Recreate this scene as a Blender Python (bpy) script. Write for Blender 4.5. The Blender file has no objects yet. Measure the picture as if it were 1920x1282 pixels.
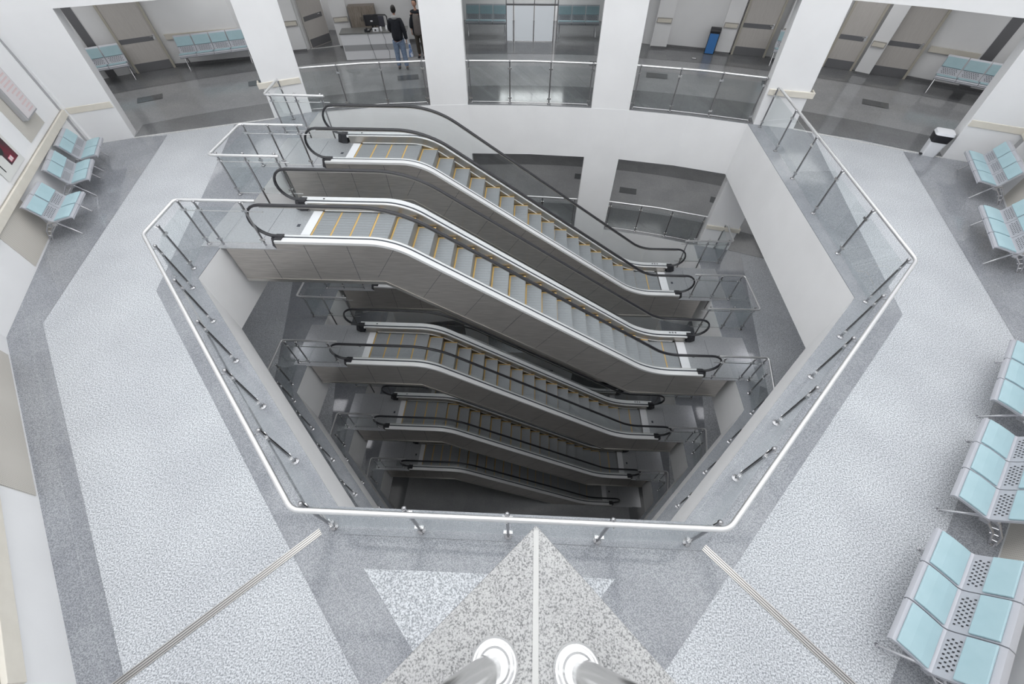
import bpy, bmesh, math, random
from mathutils import Vector, Matrix
random.seed(4)
scn = bpy.context.scene
COL = scn.collection
PI = math.pi
R = math.radians

# ------------------------------------------------------------------ materials
def newmat(name):
    m = bpy.data.materials.new(name); m.use_nodes = True
    nt = m.node_tree
    return m, nt, nt.nodes['Principled BSDF']

def plain(name, col, rough=.5, metal=0., spec=.5, emit=None, estr=0.):
    m, nt, b = newmat(name)
    b.inputs['Base Color'].default_value = (*col, 1)
    b.inputs['Roughness'].default_value = rough
    b.inputs['Metallic'].default_value = metal
    b.inputs['Specular IOR Level'].default_value = spec
    if emit:
        b.inputs['Emission Color'].default_value = (*emit, 1)
        b.inputs['Emission Strength'].default_value = estr
    return m

def noisy(name, c1, c2, scale, rough=.5, metal=0., lo=.35, hi=.65, stretch=(1, 1, 1), detail=4., spec=.5, coarse=None, joints=None):
    m, nt, b = newmat(name)
    N = nt.nodes; L = nt.links
    tc = N.new('ShaderNodeTexCoord'); mp = N.new('ShaderNodeMapping')
    mp.inputs['Scale'].default_value = stretch
    L.new(tc.outputs['Object'], mp.inputs['Vector'])
    no = N.new('ShaderNodeTexNoise'); no.inputs['Scale'].default_value = scale; no.inputs['Detail'].default_value = detail
    L.new(mp.outputs['Vector'], no.inputs['Vector'])
    cr = N.new('ShaderNodeValToRGB')
    cr.color_ramp.elements[0].position = lo; cr.color_ramp.elements[0].color = (*c1, 1)
    cr.color_ramp.elements[1].position = hi; cr.color_ramp.elements[1].color = (*c2, 1)
    L.new(no.outputs['Fac'], cr.inputs['Fac'])
    out = cr.outputs['Color']
    if coarse:
        n2 = N.new('ShaderNodeTexNoise'); n2.inputs['Scale'].default_value = coarse; n2.inputs['Detail'].default_value = 3
        L.new(tc.outputs['Object'], n2.inputs['Vector'])
        mx = N.new('ShaderNodeMix'); mx.data_type = 'RGBA'; mx.blend_type = 'MULTIPLY'
        c2r = N.new('ShaderNodeValToRGB')
        c2r.color_ramp.elements[0].position = .3; c2r.color_ramp.elements[0].color = (.86, .86, .87, 1)
        c2r.color_ramp.elements[1].position = .7; c2r.color_ramp.elements[1].color = (1, 1, 1, 1)
        L.new(n2.outputs['Fac'], c2r.inputs['Fac'])
        mx.inputs['Factor'].default_value = 1
        L.new(out, mx.inputs['A']); L.new(c2r.outputs['Color'], mx.inputs['B'])
        out = mx.outputs['Result']
    if joints:
        br = N.new('ShaderNodeTexBrick')
        br.inputs['Scale'].default_value = 1; br.inputs['Brick Width'].default_value = joints[0]; br.inputs['Row Height'].default_value = joints[1]
        br.inputs['Mortar Size'].default_value = .004; br.inputs['Mortar Smooth'].default_value = .2
        br.inputs['Color1'].default_value = (1, 1, 1, 1); br.inputs['Color2'].default_value = (.92, .92, .93, 1)
        br.inputs['Mortar'].default_value = joints[3] if len(joints) > 3 else (1.12, 1.12, 1.1, 1)
        m2 = N.new('ShaderNodeMapping'); m2.inputs['Rotation'].default_value = (0, 0, joints[2])
        L.new(tc.outputs['Object'], m2.inputs['Vector']); L.new(m2.outputs['Vector'], br.inputs['Vector'])
        mx = N.new('ShaderNodeMix'); mx.data_type = 'RGBA'; mx.blend_type = 'MULTIPLY'; mx.inputs['Factor'].default_value = 1
        L.new(out, mx.inputs['A']); L.new(br.outputs['Color'], mx.inputs['B'])
        out = mx.outputs['Result']
    L.new(out, b.inputs['Base Color'])
    b.inputs['Roughness'].default_value = rough; b.inputs['Metallic'].default_value = metal
    b.inputs['Specular IOR Level'].default_value = spec
    return m

def perforated(name, c, hole, pitch, thr):
    m, nt, b = newmat(name); N = nt.nodes; L = nt.links
    tc = N.new('ShaderNodeTexCoord'); vo = N.new('ShaderNodeTexVoronoi')
    vo.inputs['Scale'].default_value = 1 / pitch; vo.inputs['Randomness'].default_value = 0
    L.new(tc.outputs['Object'], vo.inputs['Vector'])
    mt = N.new('ShaderNodeMath'); mt.operation = 'GREATER_THAN'; mt.inputs[1].default_value = thr
    L.new(vo.outputs['Distance'], mt.inputs[0])
    mx = N.new('ShaderNodeMix'); mx.data_type = 'RGBA'
    mx.inputs['A'].default_value = (*hole, 1); mx.inputs['B'].default_value = (*c, 1)
    L.new(mt.outputs[0], mx.inputs['Factor']); L.new(mx.outputs['Result'], b.inputs['Base Color'])
    b.inputs['Roughness'].default_value = .6
    return m

def glassmat(name, tint, refl=1.0):
    m = bpy.data.materials.new(name); m.use_nodes = True
    nt = m.node_tree; N = nt.nodes; L = nt.links
    for n in list(N): N.remove(n)
    out = N.new('ShaderNodeOutputMaterial'); tr = N.new('ShaderNodeBsdfTransparent'); gl = N.new('ShaderNodeBsdfGlossy')
    tr.inputs['Color'].default_value = (*tint, 1); gl.inputs['Roughness'].default_value = .02
    gl.inputs['Color'].default_value = (refl, refl, refl, 1)
    lw = N.new('ShaderNodeLayerWeight'); lw.inputs['Blend'].default_value = .5
    pw = N.new('ShaderNodeMath'); pw.operation = 'POWER'; pw.inputs[1].default_value = 4.5
    ad = N.new('ShaderNodeMath'); ad.operation = 'MULTIPLY_ADD'; ad.inputs[1].default_value = .9; ad.inputs[2].default_value = .025
    L.new(lw.outputs['Facing'], pw.inputs[0]); L.new(pw.outputs[0], ad.inputs[0])
    mx = N.new('ShaderNodeMixShader')
    L.new(ad.outputs[0], mx.inputs[0]); L.new(tr.outputs[0], mx.inputs[1]); L.new(gl.outputs[0], mx.inputs[2])
    L.new(mx.outputs[0], out.inputs['Surface'])
    return m

M = dict(
 wall=noisy('white_plaster', (.84, .84, .845), (.87, .87, .875), 1.2, .55),
 ceil=plain('ceiling_white', (.8, .8, .8), .8),
 light=noisy('light_granite', (.27, .285, .308), (.74, .76, .785), 62, .34, coarse=.9, lo=.36, hi=.62, detail=3.5, spec=.35),
 dark=noisy('grey_granite', (.22, .23, .25), (.42, .435, .46), 80, .09, coarse=1.4, lo=.38, hi=.62, joints=(1.1, .55, R(45))),
 mid=noisy('corridor_granite', (.27, .275, .28), (.43, .435, .44), 80, .12, coarse=1.1, lo=.38, hi=.62, joints=(1.0, 1.0, R(10), (1.05, 1.05, 1.05, 1))),
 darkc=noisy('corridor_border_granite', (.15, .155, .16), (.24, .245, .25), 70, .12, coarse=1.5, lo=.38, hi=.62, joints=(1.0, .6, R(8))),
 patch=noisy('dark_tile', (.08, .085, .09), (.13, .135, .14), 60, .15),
 kerb=noisy('kerb_granite', (.23, .245, .265), (.38, .395, .42), 110, .14, coarse=2, lo=.38, hi=.62, joints=(1.2, 5, R(45))),
 parapet=noisy('parapet_granite', (.13, .132, .135), (.40, .40, .395), 290, .25, lo=.33, hi=.56, detail=3, coarse=9),
 parapetseam=plain('parapet_seam', (.44, .44, .43), .4),
 thresh=noisy('threshold_stone', (.5, .5, .5), (.66, .66, .66), 40, .3),
 steel=noisy('brushed_steel', (.48, .455, .43), (.58, .55, .52), 6, .36, .75, stretch=(.4, 1, 6)),
 steeltrim=plain('steel_trim', (.62, .60, .57), .28, 1.),
 plate=noisy('landing_plate_steel', (.47, .48, .50), (.55, .56, .58), 30, .3, .55),
 alu=plain('anodised_deck', (.86, .86, .86), .35, .25),
 skirt=plain('skirt_steel', (.40, .38, .35), .3, .9),
 chrome=plain('polished_tube', (.70, .70, .70), .22, 1.),
 poststeel=plain('post_steel', (.40, .40, .41), .22, 1.),
 satin=plain('satin_handrail', (.83, .83, .83), .34, .9),
 rubber=plain('black_rubber', (.018, .018, .022), .32),
 blackp=plain('black_plastic', (.02, .02, .024), .4),
 seal=plain('dark_seal', (.05, .055, .07), .5),
 glass=glassmat('clear_glass', (.955, .97, .97)),
 glasse=glassmat('balustrade_glass', (.93, .95, .95)),
 tread=noisy('step_tread', (.27, .285, .30), (.33, .345, .36), 120, .45, .2, stretch=(.1, 3, 1)),
 riser=noisy('step_riser', (.27, .27, .27), (.34, .34, .34), 120, .4, .4, stretch=(1, 3, .1)),
 yellow=plain('yellow_line', (.62, .40, .13), .5),
 pad=noisy('pale_blue_pad', (.37, .525, .57), (.40, .555, .60), 4, .45),
 shell=plain('silver_shell', (.50, .51, .55), .42, .3),
 slot=plain('slot_shadow', (.03, .03, .035), .8),
 legm=plain('cast_aluminium', (.66, .66, .68), .25, .85),
 cream=noisy('cream_bumper', (.70, .66, .58), (.74, .70, .62), 5, .45),
 creamline=plain('bumper_shadow_line', (.38, .36, .33), .6),
 beige=perforated('beige_perforated_panel', (.60, .57, .52), (.42, .39, .35), .022, .30),
 greystrip=plain('grey_joint_cover', (.42, .42, .43), .5, .2),
 door=noisy('door_laminate', (.56, .53, .50), (.60, .57, .54), 8, .45, stretch=(6, 6, .5)),
 doorband=plain('grey_door_band', (.20, .20, .21), .4, .3),
 doorframe=plain('door_frame_beige', (.50, .47, .40), .45),
 skirting=noisy('dark_skirting', (.13, .13, .135), (.2, .2, .205), 60, .2),
 wood=noisy('grey_oak', (.20, .17, .14), (.32, .28, .24), 9, .5, stretch=(5, 5, .5)),
 desktop=plain('dark_desktop', (.16, .16, .155), .3),
 white=plain('white_laminate', (.82, .82, .84), .3),
 whitep=plain('white_plastic', (.76, .77, .80), .35),
 blue=plain('blue_bin_front', (.06, .22, .55), .4),
 denim=noisy('denim', (.17, .23, .34), (.26, .33, .45), 30, .85),
 navy=noisy('black_jacket', (.010, .012, .018), (.018, .02, .028), 30, .85),
 hood=plain('grey_hood', (.38, .38, .38), .9),
 hair=plain('dark_hair', (.012, .01, .009), .6),
 skin=plain('skin', (.50, .29, .21), .55),
 dress=noisy('grey_brown_dress', (.13, .115, .11), (.19, .17, .16), 50, .9),
 trousers=plain('olive_trousers', (.06, .052, .042), .9),
 bagblue=noisy('blue_white_bag', (.12, .22, .45), (.72, .76, .85), 9, .5, lo=.45, hi=.55),
 postred=noisy('poster_dark_red', (.05, .03, .035), (.16, .015, .03), 3, .3),
 postblack=plain('poster_black', (.02, .025, .025), .3),
 pink=plain('poster_pink', (.75, .22, .30), .4),
 paper=plain('paper', (.74, .74, .71), .5),
 signface=plain('sign_face', (.70, .66, .67), .4),
 signtext=plain('sign_pink_rows', (.70, .55, .55), .5),
 lamp=plain('panel_light', (.9, .9, .95), .5, emit=(1, 1, 1.05), estr=5),
 glow=plain('sign_glow', (.8, .85, .9), .4, emit=(.85, .9, 1), estr=.6),
 screenglass=glassmat('smoked_glass', (.80, .81, .81)),
 whiteglass=plain('frosted_glass_glow', (.66, .70, .74), .3, emit=(.9, .95, 1), estr=.22),  # faint emission stands in for outdoor light through the panes
 beam=plain('skylight_beam', (.35, .36, .38), .5),
)

# ------------------------------------------------------------------ mesh builder
class MB:
    def __init__(s): s.v = []; s.f = []; s.m = []
    def add(s, vs, fs, mi=0):
        o = len(s.v); s.v += [tuple(p) for p in vs]; s.f += [tuple(i + o for i in f) for f in fs]; s.m += [mi] * len(fs)
        return s
    def box(s, a, b, mi=0):
        x0, y0, z0 = a; x1, y1, z1 = b
        vs = [(x0, y0, z0), (x1, y0, z0), (x1, y1, z0), (x0, y1, z0), (x0, y0, z1), (x1, y0, z1), (x1, y1, z1), (x0, y1, z1)]
        return s.add(vs, [(0, 3, 2, 1), (4, 5, 6, 7), (0, 1, 5, 4), (1, 2, 6, 5), (2, 3, 7, 6), (3, 0, 4, 7)], mi)
    def obox(s, p, q, w, z0, z1, mi=0, off=0.):
        """box along the plan segment p-q, thickness w (centred + off to the left), z0..z1"""
        d = Vector((q[0] - p[0], q[1] - p[1])); d.normalize(); n = Vector((-d.y, d.x))
        a0 = n * (off - w / 2); a1 = n * (off + w / 2)
        P = [Vector(p[:2]) + a0, Vector(q[:2]) + a0, Vector(q[:2]) + a1, Vector(p[:2]) + a1]
        return s.prism([(v.x, v.y) for v in P], z0, z1, mi)
    def prism(s, poly, z0, z1, mi=0, top=None):
        n = len(poly); tp = top or poly
        vs = [(x, y, z0) for x, y in poly] + [(x, y, z1) for x, y in tp]
        fs = [tuple(range(n))[::-1], tuple(range(n, 2 * n))] + [(i, (i + 1) % n, n + (i + 1) % n, n + i) for i in range(n)]
        return s.add(vs, fs, mi)
    def xprism(s, prof, x0, x1, mi=0):
        """profile of (y,z) extruded along x"""
        n = len(prof)
        vs = [(x0, y, z) for y, z in prof] + [(x1, y, z) for y, z in prof]
        return s.add(vs, [tuple(range(n)), tuple(range(n, 2 * n))[::-1]] + [(i, n + i, n + (i + 1) % n, (i + 1) % n) for i in range(n)], mi)
    def yprism(s, prof, y0, y1, mi=0):
        n = len(prof)
        vs = [(x, y0, z) for x, z in prof] + [(x, y1, z) for x, z in prof]
        return s.add(vs, [tuple(range(n)), tuple(range(n, 2 * n))[::-1]] + [(i, n + i, n + (i + 1) % n, (i + 1) % n) for i in range(n)], mi)
    def tube(s, pts, r, seg=10, mi=0, closed=False, sq=None):
        pts = [Vector(p) for p in pts]; n = len(pts)
        rs = r if isinstance(r, (list, tuple)) else [r] * n
        def tan(i):
            if closed: return (pts[(i + 1) % n] - pts[i - 1]).normalized()
            if i == 0: return (pts[1] - pts[0]).normalized()
            if i == n - 1: return (pts[-1] - pts[-2]).normalized()
            a = (pts[i] - pts[i - 1]).normalized(); b = (pts[i + 1] - pts[i]).normalized()
            t = a + b
            return t.normalized() if t.length > 1e-6 else a
        t0 = tan(0); up = Vector((0, 0, 1)) if abs(t0.z) < .9 else Vector((0, 1, 0))
        u = (up - t0 * up.dot(t0)).normalized(); vs = []
        for i in range(n):
            t = tan(i); u = (u - t * u.dot(t)).normalized(); w = t.cross(u)
            k = 1.
            if 0 < i < n - 1 and not closed:
                c = (pts[i] - pts[i - 1]).normalized().dot((pts[i + 1] - pts[i]).normalized())
                k = min(1.6, 1 / max(.4, math.sqrt((1 + c) / 2)))
            for j in range(seg):
                a = 2 * PI * j / seg
                ca, sa = math.cos(a), math.sin(a)
                if sq: vs.append(pts[i] + u * ca * rs[i] * sq[0] + w * sa * rs[i] * sq[1])
                else: vs.append(pts[i] + (u * ca + w * sa) * rs[i])
        fs = []
        for i in range(n - 1 + (1 if closed else 0)):
            a = i * seg; b = ((i + 1) % n) * seg
            fs += [(a + j, a + (j + 1) % seg, b + (j + 1) % seg, b + j) for j in range(seg)]
        if not closed:
            fs += [tuple(range(seg))[::-1], tuple(range((n - 1) * seg, n * seg))]
        return s.add(vs, fs, mi)
    def lathe(s, prof, c=(0, 0, 0), seg=16, mi=0):
        """prof: (r,z) list"""
        vs = []; n = len(prof)
        for r, z in prof:
            vs += [(c[0] + r * math.cos(2 * PI * j / seg), c[1] + r * math.sin(2 * PI * j / seg), c[2] + z) for j in range(seg)]
        fs = []
        for i in range(n - 1):
            fs += [(i * seg + j, i * seg + (j + 1) % seg, (i + 1) * seg + (j + 1) % seg, (i + 1) * seg + j) for j in range(seg)]
        fs += [tuple(range(seg))[::-1], tuple(range((n - 1) * seg, n * seg))]
        return s.add(vs, fs, mi)
    def ball(s, c, r, seg=10, rings=6, mi=0):
        rr = r if isinstance(r, tuple) else (r, r, r)
        prof = [(math.sin(PI * i / rings), -math.cos(PI * i / rings)) for i in range(rings + 1)]
        o = len(s.v)
        vs = []
        for a, z in prof:
            a = max(a, .001)
            vs += [(c[0] + rr[0] * a * math.cos(2 * PI * j / seg), c[1] + rr[1] * a * math.sin(2 * PI * j / seg), c[2] + rr[2] * z) for j in range(seg)]
        fs = []
        for i in range(rings):
            fs += [(i * seg + j, i * seg + (j + 1) % seg, (i + 1) * seg + (j + 1) % seg, (i + 1) * seg + j) for j in range(seg)]
        fs += [tuple(range(seg))[::-1], tuple(range(rings * seg, (rings + 1) * seg))]
        return s.add(vs, fs, mi)
    def shift(s, d): s.v = [(x + d[0], y + d[1], z + d[2]) for x, y, z in s.v]; return s

def link(o, parent=None):
    COL.objects.link(o)
    if parent is not None: o.parent = parent
    return o

def build(name, mb, mats, parent=None, world=False, smooth=None, bevel=0., loc=None, tagd=None):
    """one mesh object. world=True: verts are in building coordinates, parent is unrotated at its location"""
    off = Vector((0, 0, 0))
    if world and parent is not None:
        p = parent
        while p is not None: off += p.location; p = p.parent
    if loc is not None: off = Vector(loc)
    me = bpy.data.meshes.new(name)
    me.from_pydata([(v[0] - off.x, v[1] - off.y, v[2] - off.z) for v in mb.v], [], mb.f)
    if not isinstance(mats, (list, tuple)): mats = [mats]
    for m in mats: me.materials.append(m)
    me.polygons.foreach_set('material_index', mb.m)
    bm = bmesh.new(); bm.from_mesh(me); bmesh.ops.recalc_face_normals(bm, faces=bm.faces)
    if smooth is not None:
        for f in bm.faces: f.smooth = True
        for e in bm.edges:
            if len(e.link_faces) == 2 and e.calc_face_angle(0) > R(smooth): e.smooth = False
    bm.to_mesh(me); bm.free()
    o = bpy.data.objects.new(name, me)
    if loc is not None: o.location = loc
    if bevel:
        b = o.modifiers.new('bevel', 'BEVEL'); b.width = bevel; b.segments = 2; b.limit_method = 'ANGLE'
    return link(o, parent)

def tag(o, label, cat, group=None):
    o['label'] = label; o['category'] = cat
    if group: o['group'] = group
    return o
def thing(name, label, cat, loc=(0, 0, 0), rz=0., group=None):
    o = bpy.data.objects.new(name, None); o.location = loc; o.rotation_euler = (0, 0, rz)
    o.empty_display_size = .1
    link(o); return tag(o, label, cat, group)
def struct(name, mb, mats, **k):
    o = build(name, mb, mats, **k); o['kind'] = 'structure'; return o
def kids(o): return [c for c in o.children]
def copy_tree(o, parent=None):
    c = o.copy(); COL.objects.link(c)
    c.parent = parent
    for ch in list(o.children): copy_tree(ch, c)
    return c
def put(root, loc, rz, label=None, group=None):
    c = copy_tree(root); c.location = loc; c.rotation_euler = (0, 0, rz)
    if label: c['label'] = label
    if group: c['group'] = group
    return c

# ------------------------------------------------------------------ plan of the building (metres, void near the origin)
LV = 4.4
ARC = [(-12.0, 10.5), (-11.17, 10.92), (-7.68, 12.25), (-6.71, 12.72), (-5.0, 13.08), (-3.15, 13.33), (-1.98, 13.40), (0, 13.42), (1.87, 13.30), (3.02, 13.19), (4.8, 12.85),
       (6.5, 12.35), (7.56, 12.12), (9.2, 11.5), (10.82, 10.63), (11.8, 10.2)]
VOID = [(-2.32, 1.32), (2.10, 1.32), (6.10, 5.36), (6.35, 12.38), (4.8, 12.85), (3.02, 13.19), (1.87, 13.30), (0, 13.42), (-1.98, 13.40), (-3.15, 13.33), (-5.0, 13.08), (-6.5, 12.80), (-6.38, 6.3), (-6.36, 5.40)]
WALLL = [(-12.07, 10.47), (-8.91, 3.83), (-4.36, -.62), (-2.0, -3.0), (-2.0, -6.0)]
WALLR = [(11.8, 10.2), (8.62, 3.9), (4.3, -.35), (2.4, -2.25), (2.4, -6.0)]
BACK = [(-18, 11.8), (-14.9, 15.02), (-13.98, 15.7), (-13.06, 16.28), (-10.6, 17.12), (-9.4, 17.95), (-8.74, 18.17), (-8.74, 20.6), (-7.58, 20.6), (-7.58, 18.66), (-4.6, 19.35), (-3.9, 19.45), (-3.9, 22.2), (3.9, 22.2), (3.9, 19.4), (4.4, 19.3), (5.2, 18.97), (6.9, 18.5),
        (8.9, 17.95), (11.3, 16.78), (12.75, 16.1), (15.0, 14.6), (18, 11.8)]
OUTER = WALLL[::-1] + [(-18, 7.2)] + BACK + [(18, 7.2)] + WALLR
OUTER = [(-2.0, -6.0), (-2.0, -3.0), (-4.36, -.62), (-8.98, 3.80), (-12.13, 10.44), (-18, 7.8)] + BACK + [(18, 7.5), (11.8, 10.2), (8.62, 3.9), (4.3, -.35), (2.4, -2.25), (2.4, -6.0)]

def filled(mb, outer, hole, z, mi=0):
    bm = bmesh.new(); es = []
    for loop in ([outer] + ([hole] if hole else [])):
        vs = [bm.verts.new((x, y, z)) for x, y in loop]
        es += [bm.edges.new((vs[i], vs[(i + 1) % len(vs)])) for i in range(len(vs))]
    bmesh.ops.triangle_fill(bm, use_beauty=True, edges=es)
    bm.verts.ensure_lookup_table(); bm.verts.index_update()
    mb.add([v.co[:] for v in bm.verts], [tuple(v.index for v in f.verts) for f in bm.faces], mi)
    bm.free(); return mb

def slab(z, th=1.55):
    mb = MB(); filled(mb, OUTER, VOID, z, 0); filled(mb, OUTER, VOID, z - th, 1)
    for loop in (VOID,):
        n = len(loop); vs = [(x, y, z) for x, y in loop] + [(x, y, z - th) for x, y in loop]
        mb.add(vs, [(i, (i + 1) % n, n + (i + 1) % n, n + i) for i in range(n)], 2)
    o = struct('floor', mb, [M['light'], M['ceil'], M['wall']]); return o

def lift(poly, z, h=.004): 
    mb = MB(); filled(mb, poly, None, z + h); return mb

DARKIN = [(-6.98, 5.03), (-.12, -1.83), (6.76, 4.98), (7.15, 7.27), (7.98, 11.88), (7.56, 12.12), (6.5, 12.35)] + VOID[3:12][0:0]
arc_in = [(x, y) for x, y in ARC if -6.8 < x < 6.6]
dark_outer = [(-6.98, 5.03), (-.12, -1.83), (6.76, 4.98), (7.15, 7.27), (7.98, 11.90), (7.56, 12.12), (6.5, 12.40), (6.40, 12.38)] + VOID[3:3] 
def dark_ring(z):
    # left piece + right piece + front, as simple polygons around the void
    mb = MB()
    L = [(-6.98, 5.03), (-.12, -1.83), (-.12, 1.0), (-2.19, 1.0), (-6.68, 5.27), (-6.70, 6.3), (-6.385, 6.31), (-6.49, 12.78), (-6.71, 12.70), (-7.68, 12.25), (-8.72, 11.86), (-7.78, 8.32)]
    Rr = [(-.12, -1.83), (6.76, 4.98), (7.15, 7.27), (7.98, 11.90), (7.56, 12.10), (6.37, 12.36), (6.105, 5.38), (2.23, 1.02), (-.12, 1.0)]
    filled(mb, L, None, z + .004); filled(mb, Rr, None, z + .004)
    return mb
def outer_ring(z):
    mb = MB()
    filled(mb, [(-12.1, 10.50), (-8.93, 3.85), (-2.1, -3.0), (-2.1, -2.4), (-8.53, 4.17), (-10.32, 11.10), (-11.17, 10.88)], None, z + .004)
    filled(mb, [(11.9, 10.15), (8.70, 3.88), (2.45, -2.3), (2.45, -1.6), (8.34, 4.44), (9.98, 10.90), (10.82, 10.6)], None, z + .004)
    return mb
def kerb(z):
    mb = MB(); V2 = [(-2.32, 1.32), (2.10, 1.32), (6.10, 5.36), (6.35, 12.38)]
    O2 = [(-2.19, 1.0), (2.23, 1.0), (6.42, 5.22), (6.68, 12.30)]
    if z < -.1: V2[3] = (6.13, 6.25); O2[3] = (6.46, 6.25)
    V3 = [(-2.32, 1.32), (-6.36, 5.40), (-6.38, 6.3)]; O3 = [(-2.19, 1.0), (-6.68, 5.27), (-6.70, 6.3)]
    for V, O in ((V2, O2), (V3, O3)):
        for i in range(len(V) - 1): mb.prism([V[i], V[i + 1], O[i + 1], O[i]], z + .0005, z + .012)
    return mb
def arcR(r, x0, x1, n=24):
    out = []
    for i in range(n + 1):
        x = x0 + (x1 - x0) * i / n
        out.append((x, -6.6 + math.sqrt(r * r - x * x)))
    return out
def corridor(z):
    """medium granite centre, dark strips on both sides, between the arcade and the back wall"""
    a = MB()
    inner = [(x, y) for x, y in ARC]
    filled(a, [(-18, 8.0)] + inner + [(18, 7.7)] + BACK[::-1], None, z + .004)
    return a
def corridor_dark(z):
    a = MB()
    i1 = [(x, y) for x, y in ARC if abs(x) < 11.5]
    r1 = arcR(21.55, -11.4, 11.2)
    filled(a, i1 + r1[::-1], None, z + .008)
    r2 = arcR(24.6, -15.5, 15.5)
    filled(a, r2 + [(x, y) for x, y in BACK if abs(x) < 15.2][::-1], None, z + .008)
    return a

for k in range(4):
    z = -LV * k
    slab(z)
    struct('floor', dark_ring(z), M['dark']); struct('floor', outer_ring(z), M['dark'])
    struct('trim_1' if k == 0 else 'trim_1', kerb(z), M['kerb'])
    if k < 2:
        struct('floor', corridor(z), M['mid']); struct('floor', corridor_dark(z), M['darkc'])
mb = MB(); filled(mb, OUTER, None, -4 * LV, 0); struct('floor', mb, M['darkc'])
# light triangle in the front part of the top floor
mb = MB(); filled(mb, [(-1.8, .64), (-.33, -.85), (1.16, .66)], None, .008); struct('floor', mb, M['light'])
# thin light threshold along the arcade
mb = MB()
for a, b in (((-11.17, 10.92), (-7.68, 12.25)), ((7.56, 12.12), (10.82, 10.63))): mb.obox(a, b, .07, 0, .012, off=-.02)
struct('trim_2', mb, M['thresh'])
# dark tile patches
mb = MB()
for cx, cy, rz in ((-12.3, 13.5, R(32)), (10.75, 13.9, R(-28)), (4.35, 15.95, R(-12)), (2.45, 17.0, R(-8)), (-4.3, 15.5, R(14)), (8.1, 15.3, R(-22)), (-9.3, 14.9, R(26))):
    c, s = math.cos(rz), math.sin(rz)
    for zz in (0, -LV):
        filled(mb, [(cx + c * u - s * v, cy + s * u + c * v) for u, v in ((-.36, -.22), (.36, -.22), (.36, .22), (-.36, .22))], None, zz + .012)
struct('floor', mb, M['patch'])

# expansion joints in the floor
def joint(name, p, q):
    mb = MB(); 
    mb.obox(p, q, .085, .0045, .010, 0)
    for o_ in (-.026, 0, .026): mb.obox(p, q, .006, .010, .0125, 1, off=o_)
    struct(name, mb, [M['steeltrim'], M['seal']])
joint('trim_3', (-2.45, 1.02), (-4.5, -.92)); joint('trim_4', (2.27, 1.04), (3.9, -.62))

# outer walls
ZB, ZT = -4 * LV, 8.5
def wallrun(name, pts, z0, z1, th=.12, side=1, mat='wall'):
    mb = MB()
    for i in range(len(pts) - 1): mb.obox(pts[i], pts[i + 1], th, z0, z1, 0, off=side * th / 2)
    return struct(name, mb, M[mat])
wallrun('wall_left', [WALLL[0], WALLL[1]], ZB, ZT, side=-1)
wallrun('wall_left_front', [WALLL[1], WALLL[2], WALLL[3], WALLL[4]], ZB, ZT, side=-1)
wallrun('wall_right', [WALLR[0], WALLR[1]], ZB, ZT, side=1)
wallrun('wall_right_front', [WALLR[1], WALLR[2], WALLR[3], WALLR[4]], ZB, ZT, side=1)
wallrun('wall_front', [(-2.2, -6.05), (2.6, -6.05)], ZB, ZT, side=-1)
wallrun('wall_back', BACK, ZB, 4.4, side=1)
wallrun('wall_back_left', [(-12.0, 10.5), (-18, 7.8), (-18, 11.8)], ZB, 4.4, side=1)
wallrun('wall_back_right', [(11.8, 10.2), (18, 7.5), (18, 11.8)], ZB, 4.4, side=-1)
# slab over the corridor
mb = MB(); filled(mb, [(-18, 8.0)] + ARC + [(18, 7.7)] + BACK[::-1], None, 2.86); filled(mb, [(-18, 8.0)] + ARC + [(18, 7.7)] + BACK[::-1], None, 4.4)
struct('ceiling', mb, M['ceil'])
mb = MB(); filled(mb, [(x, y - .15) for x, y in VOID[:3]] + [(6.1, 12), (-6.3, 12), (-6.36, 5.4)], None, ZB + .004); struct('floor', mb, M['mid'])

# arcade wall: pillars and the band above the openings. The piers lean slightly inwards with height.
def lean(x, z): return x * (1 - .0105 * max(z, 0))
def pier(p, q, z0, z1, th=.42):
    d = Vector((q[0] - p[0], q[1] - p[1])).normalized(); n = Vector((-d.y, d.x)) * th
    pl = [p, q, (q[0] + n.x, q[1] + n.y), (p[0] + n.x, p[1] + n.y)]
    mb = MB()
    mb.prism([(x - n.x * .012, y - n.y * .012) for x, y in pl], z0, 0)
    mb.prism(pl, 0, z1, top=[(lean(x, z1), y) for x, y in pl])
    return mb
PIERS = [((-12.6, 10.2), (-11.17, 10.92)), ((-7.68, 12.25), (-6.71, 12.72)), ((-3.15, 13.33), (-1.98, 13.40)), ((1.87, 13.30), (3.02, 13.19)), ((6.5, 12.35), (7.56, 12.12)), ((10.82, 10.63), (12.4, 9.94))]
for i, (p, q) in enumerate(PIERS): struct('wall_pier', pier(p, q, ZB, 2.86), M['wall'])
mb = MB()
AR2 = [(-12.6, 10.2)] + ARC[1:-1] + [(12.4, 9.94)]
for i in range(len(AR2) - 1):
    p, q = AR2[i], AR2[i + 1]
    d = Vector((q[0] - p[0], q[1] - p[1])).normalized(); n = Vector((-d.y, d.x)) * .42
    pl = [p, q, (q[0] + n.x, q[1] + n.y), (p[0] + n.x, p[1] + n.y)]
    mb.prism([(lean(x, 2.86), y) for x, y in pl], 2.86, ZT, top=[(lean(x, 4), y) for x, y in pl])
struct('wall_back_upper', mb, M['wall'])
# dark skirting at the foot of the piers
# skylight frame over the hall
mb = MB()
for i in range(-4, 5): mb.box((i * 3 - .12, -6, 8.6), (i * 3 + .12, 20, 9.0))
for j in range(-2, 7): mb.box((-13, j * 3 - .1, 8.55), (13, j * 3 + .1, 8.8))
struct('ceiling_skylight_frame', mb, M['beam'])

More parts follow.
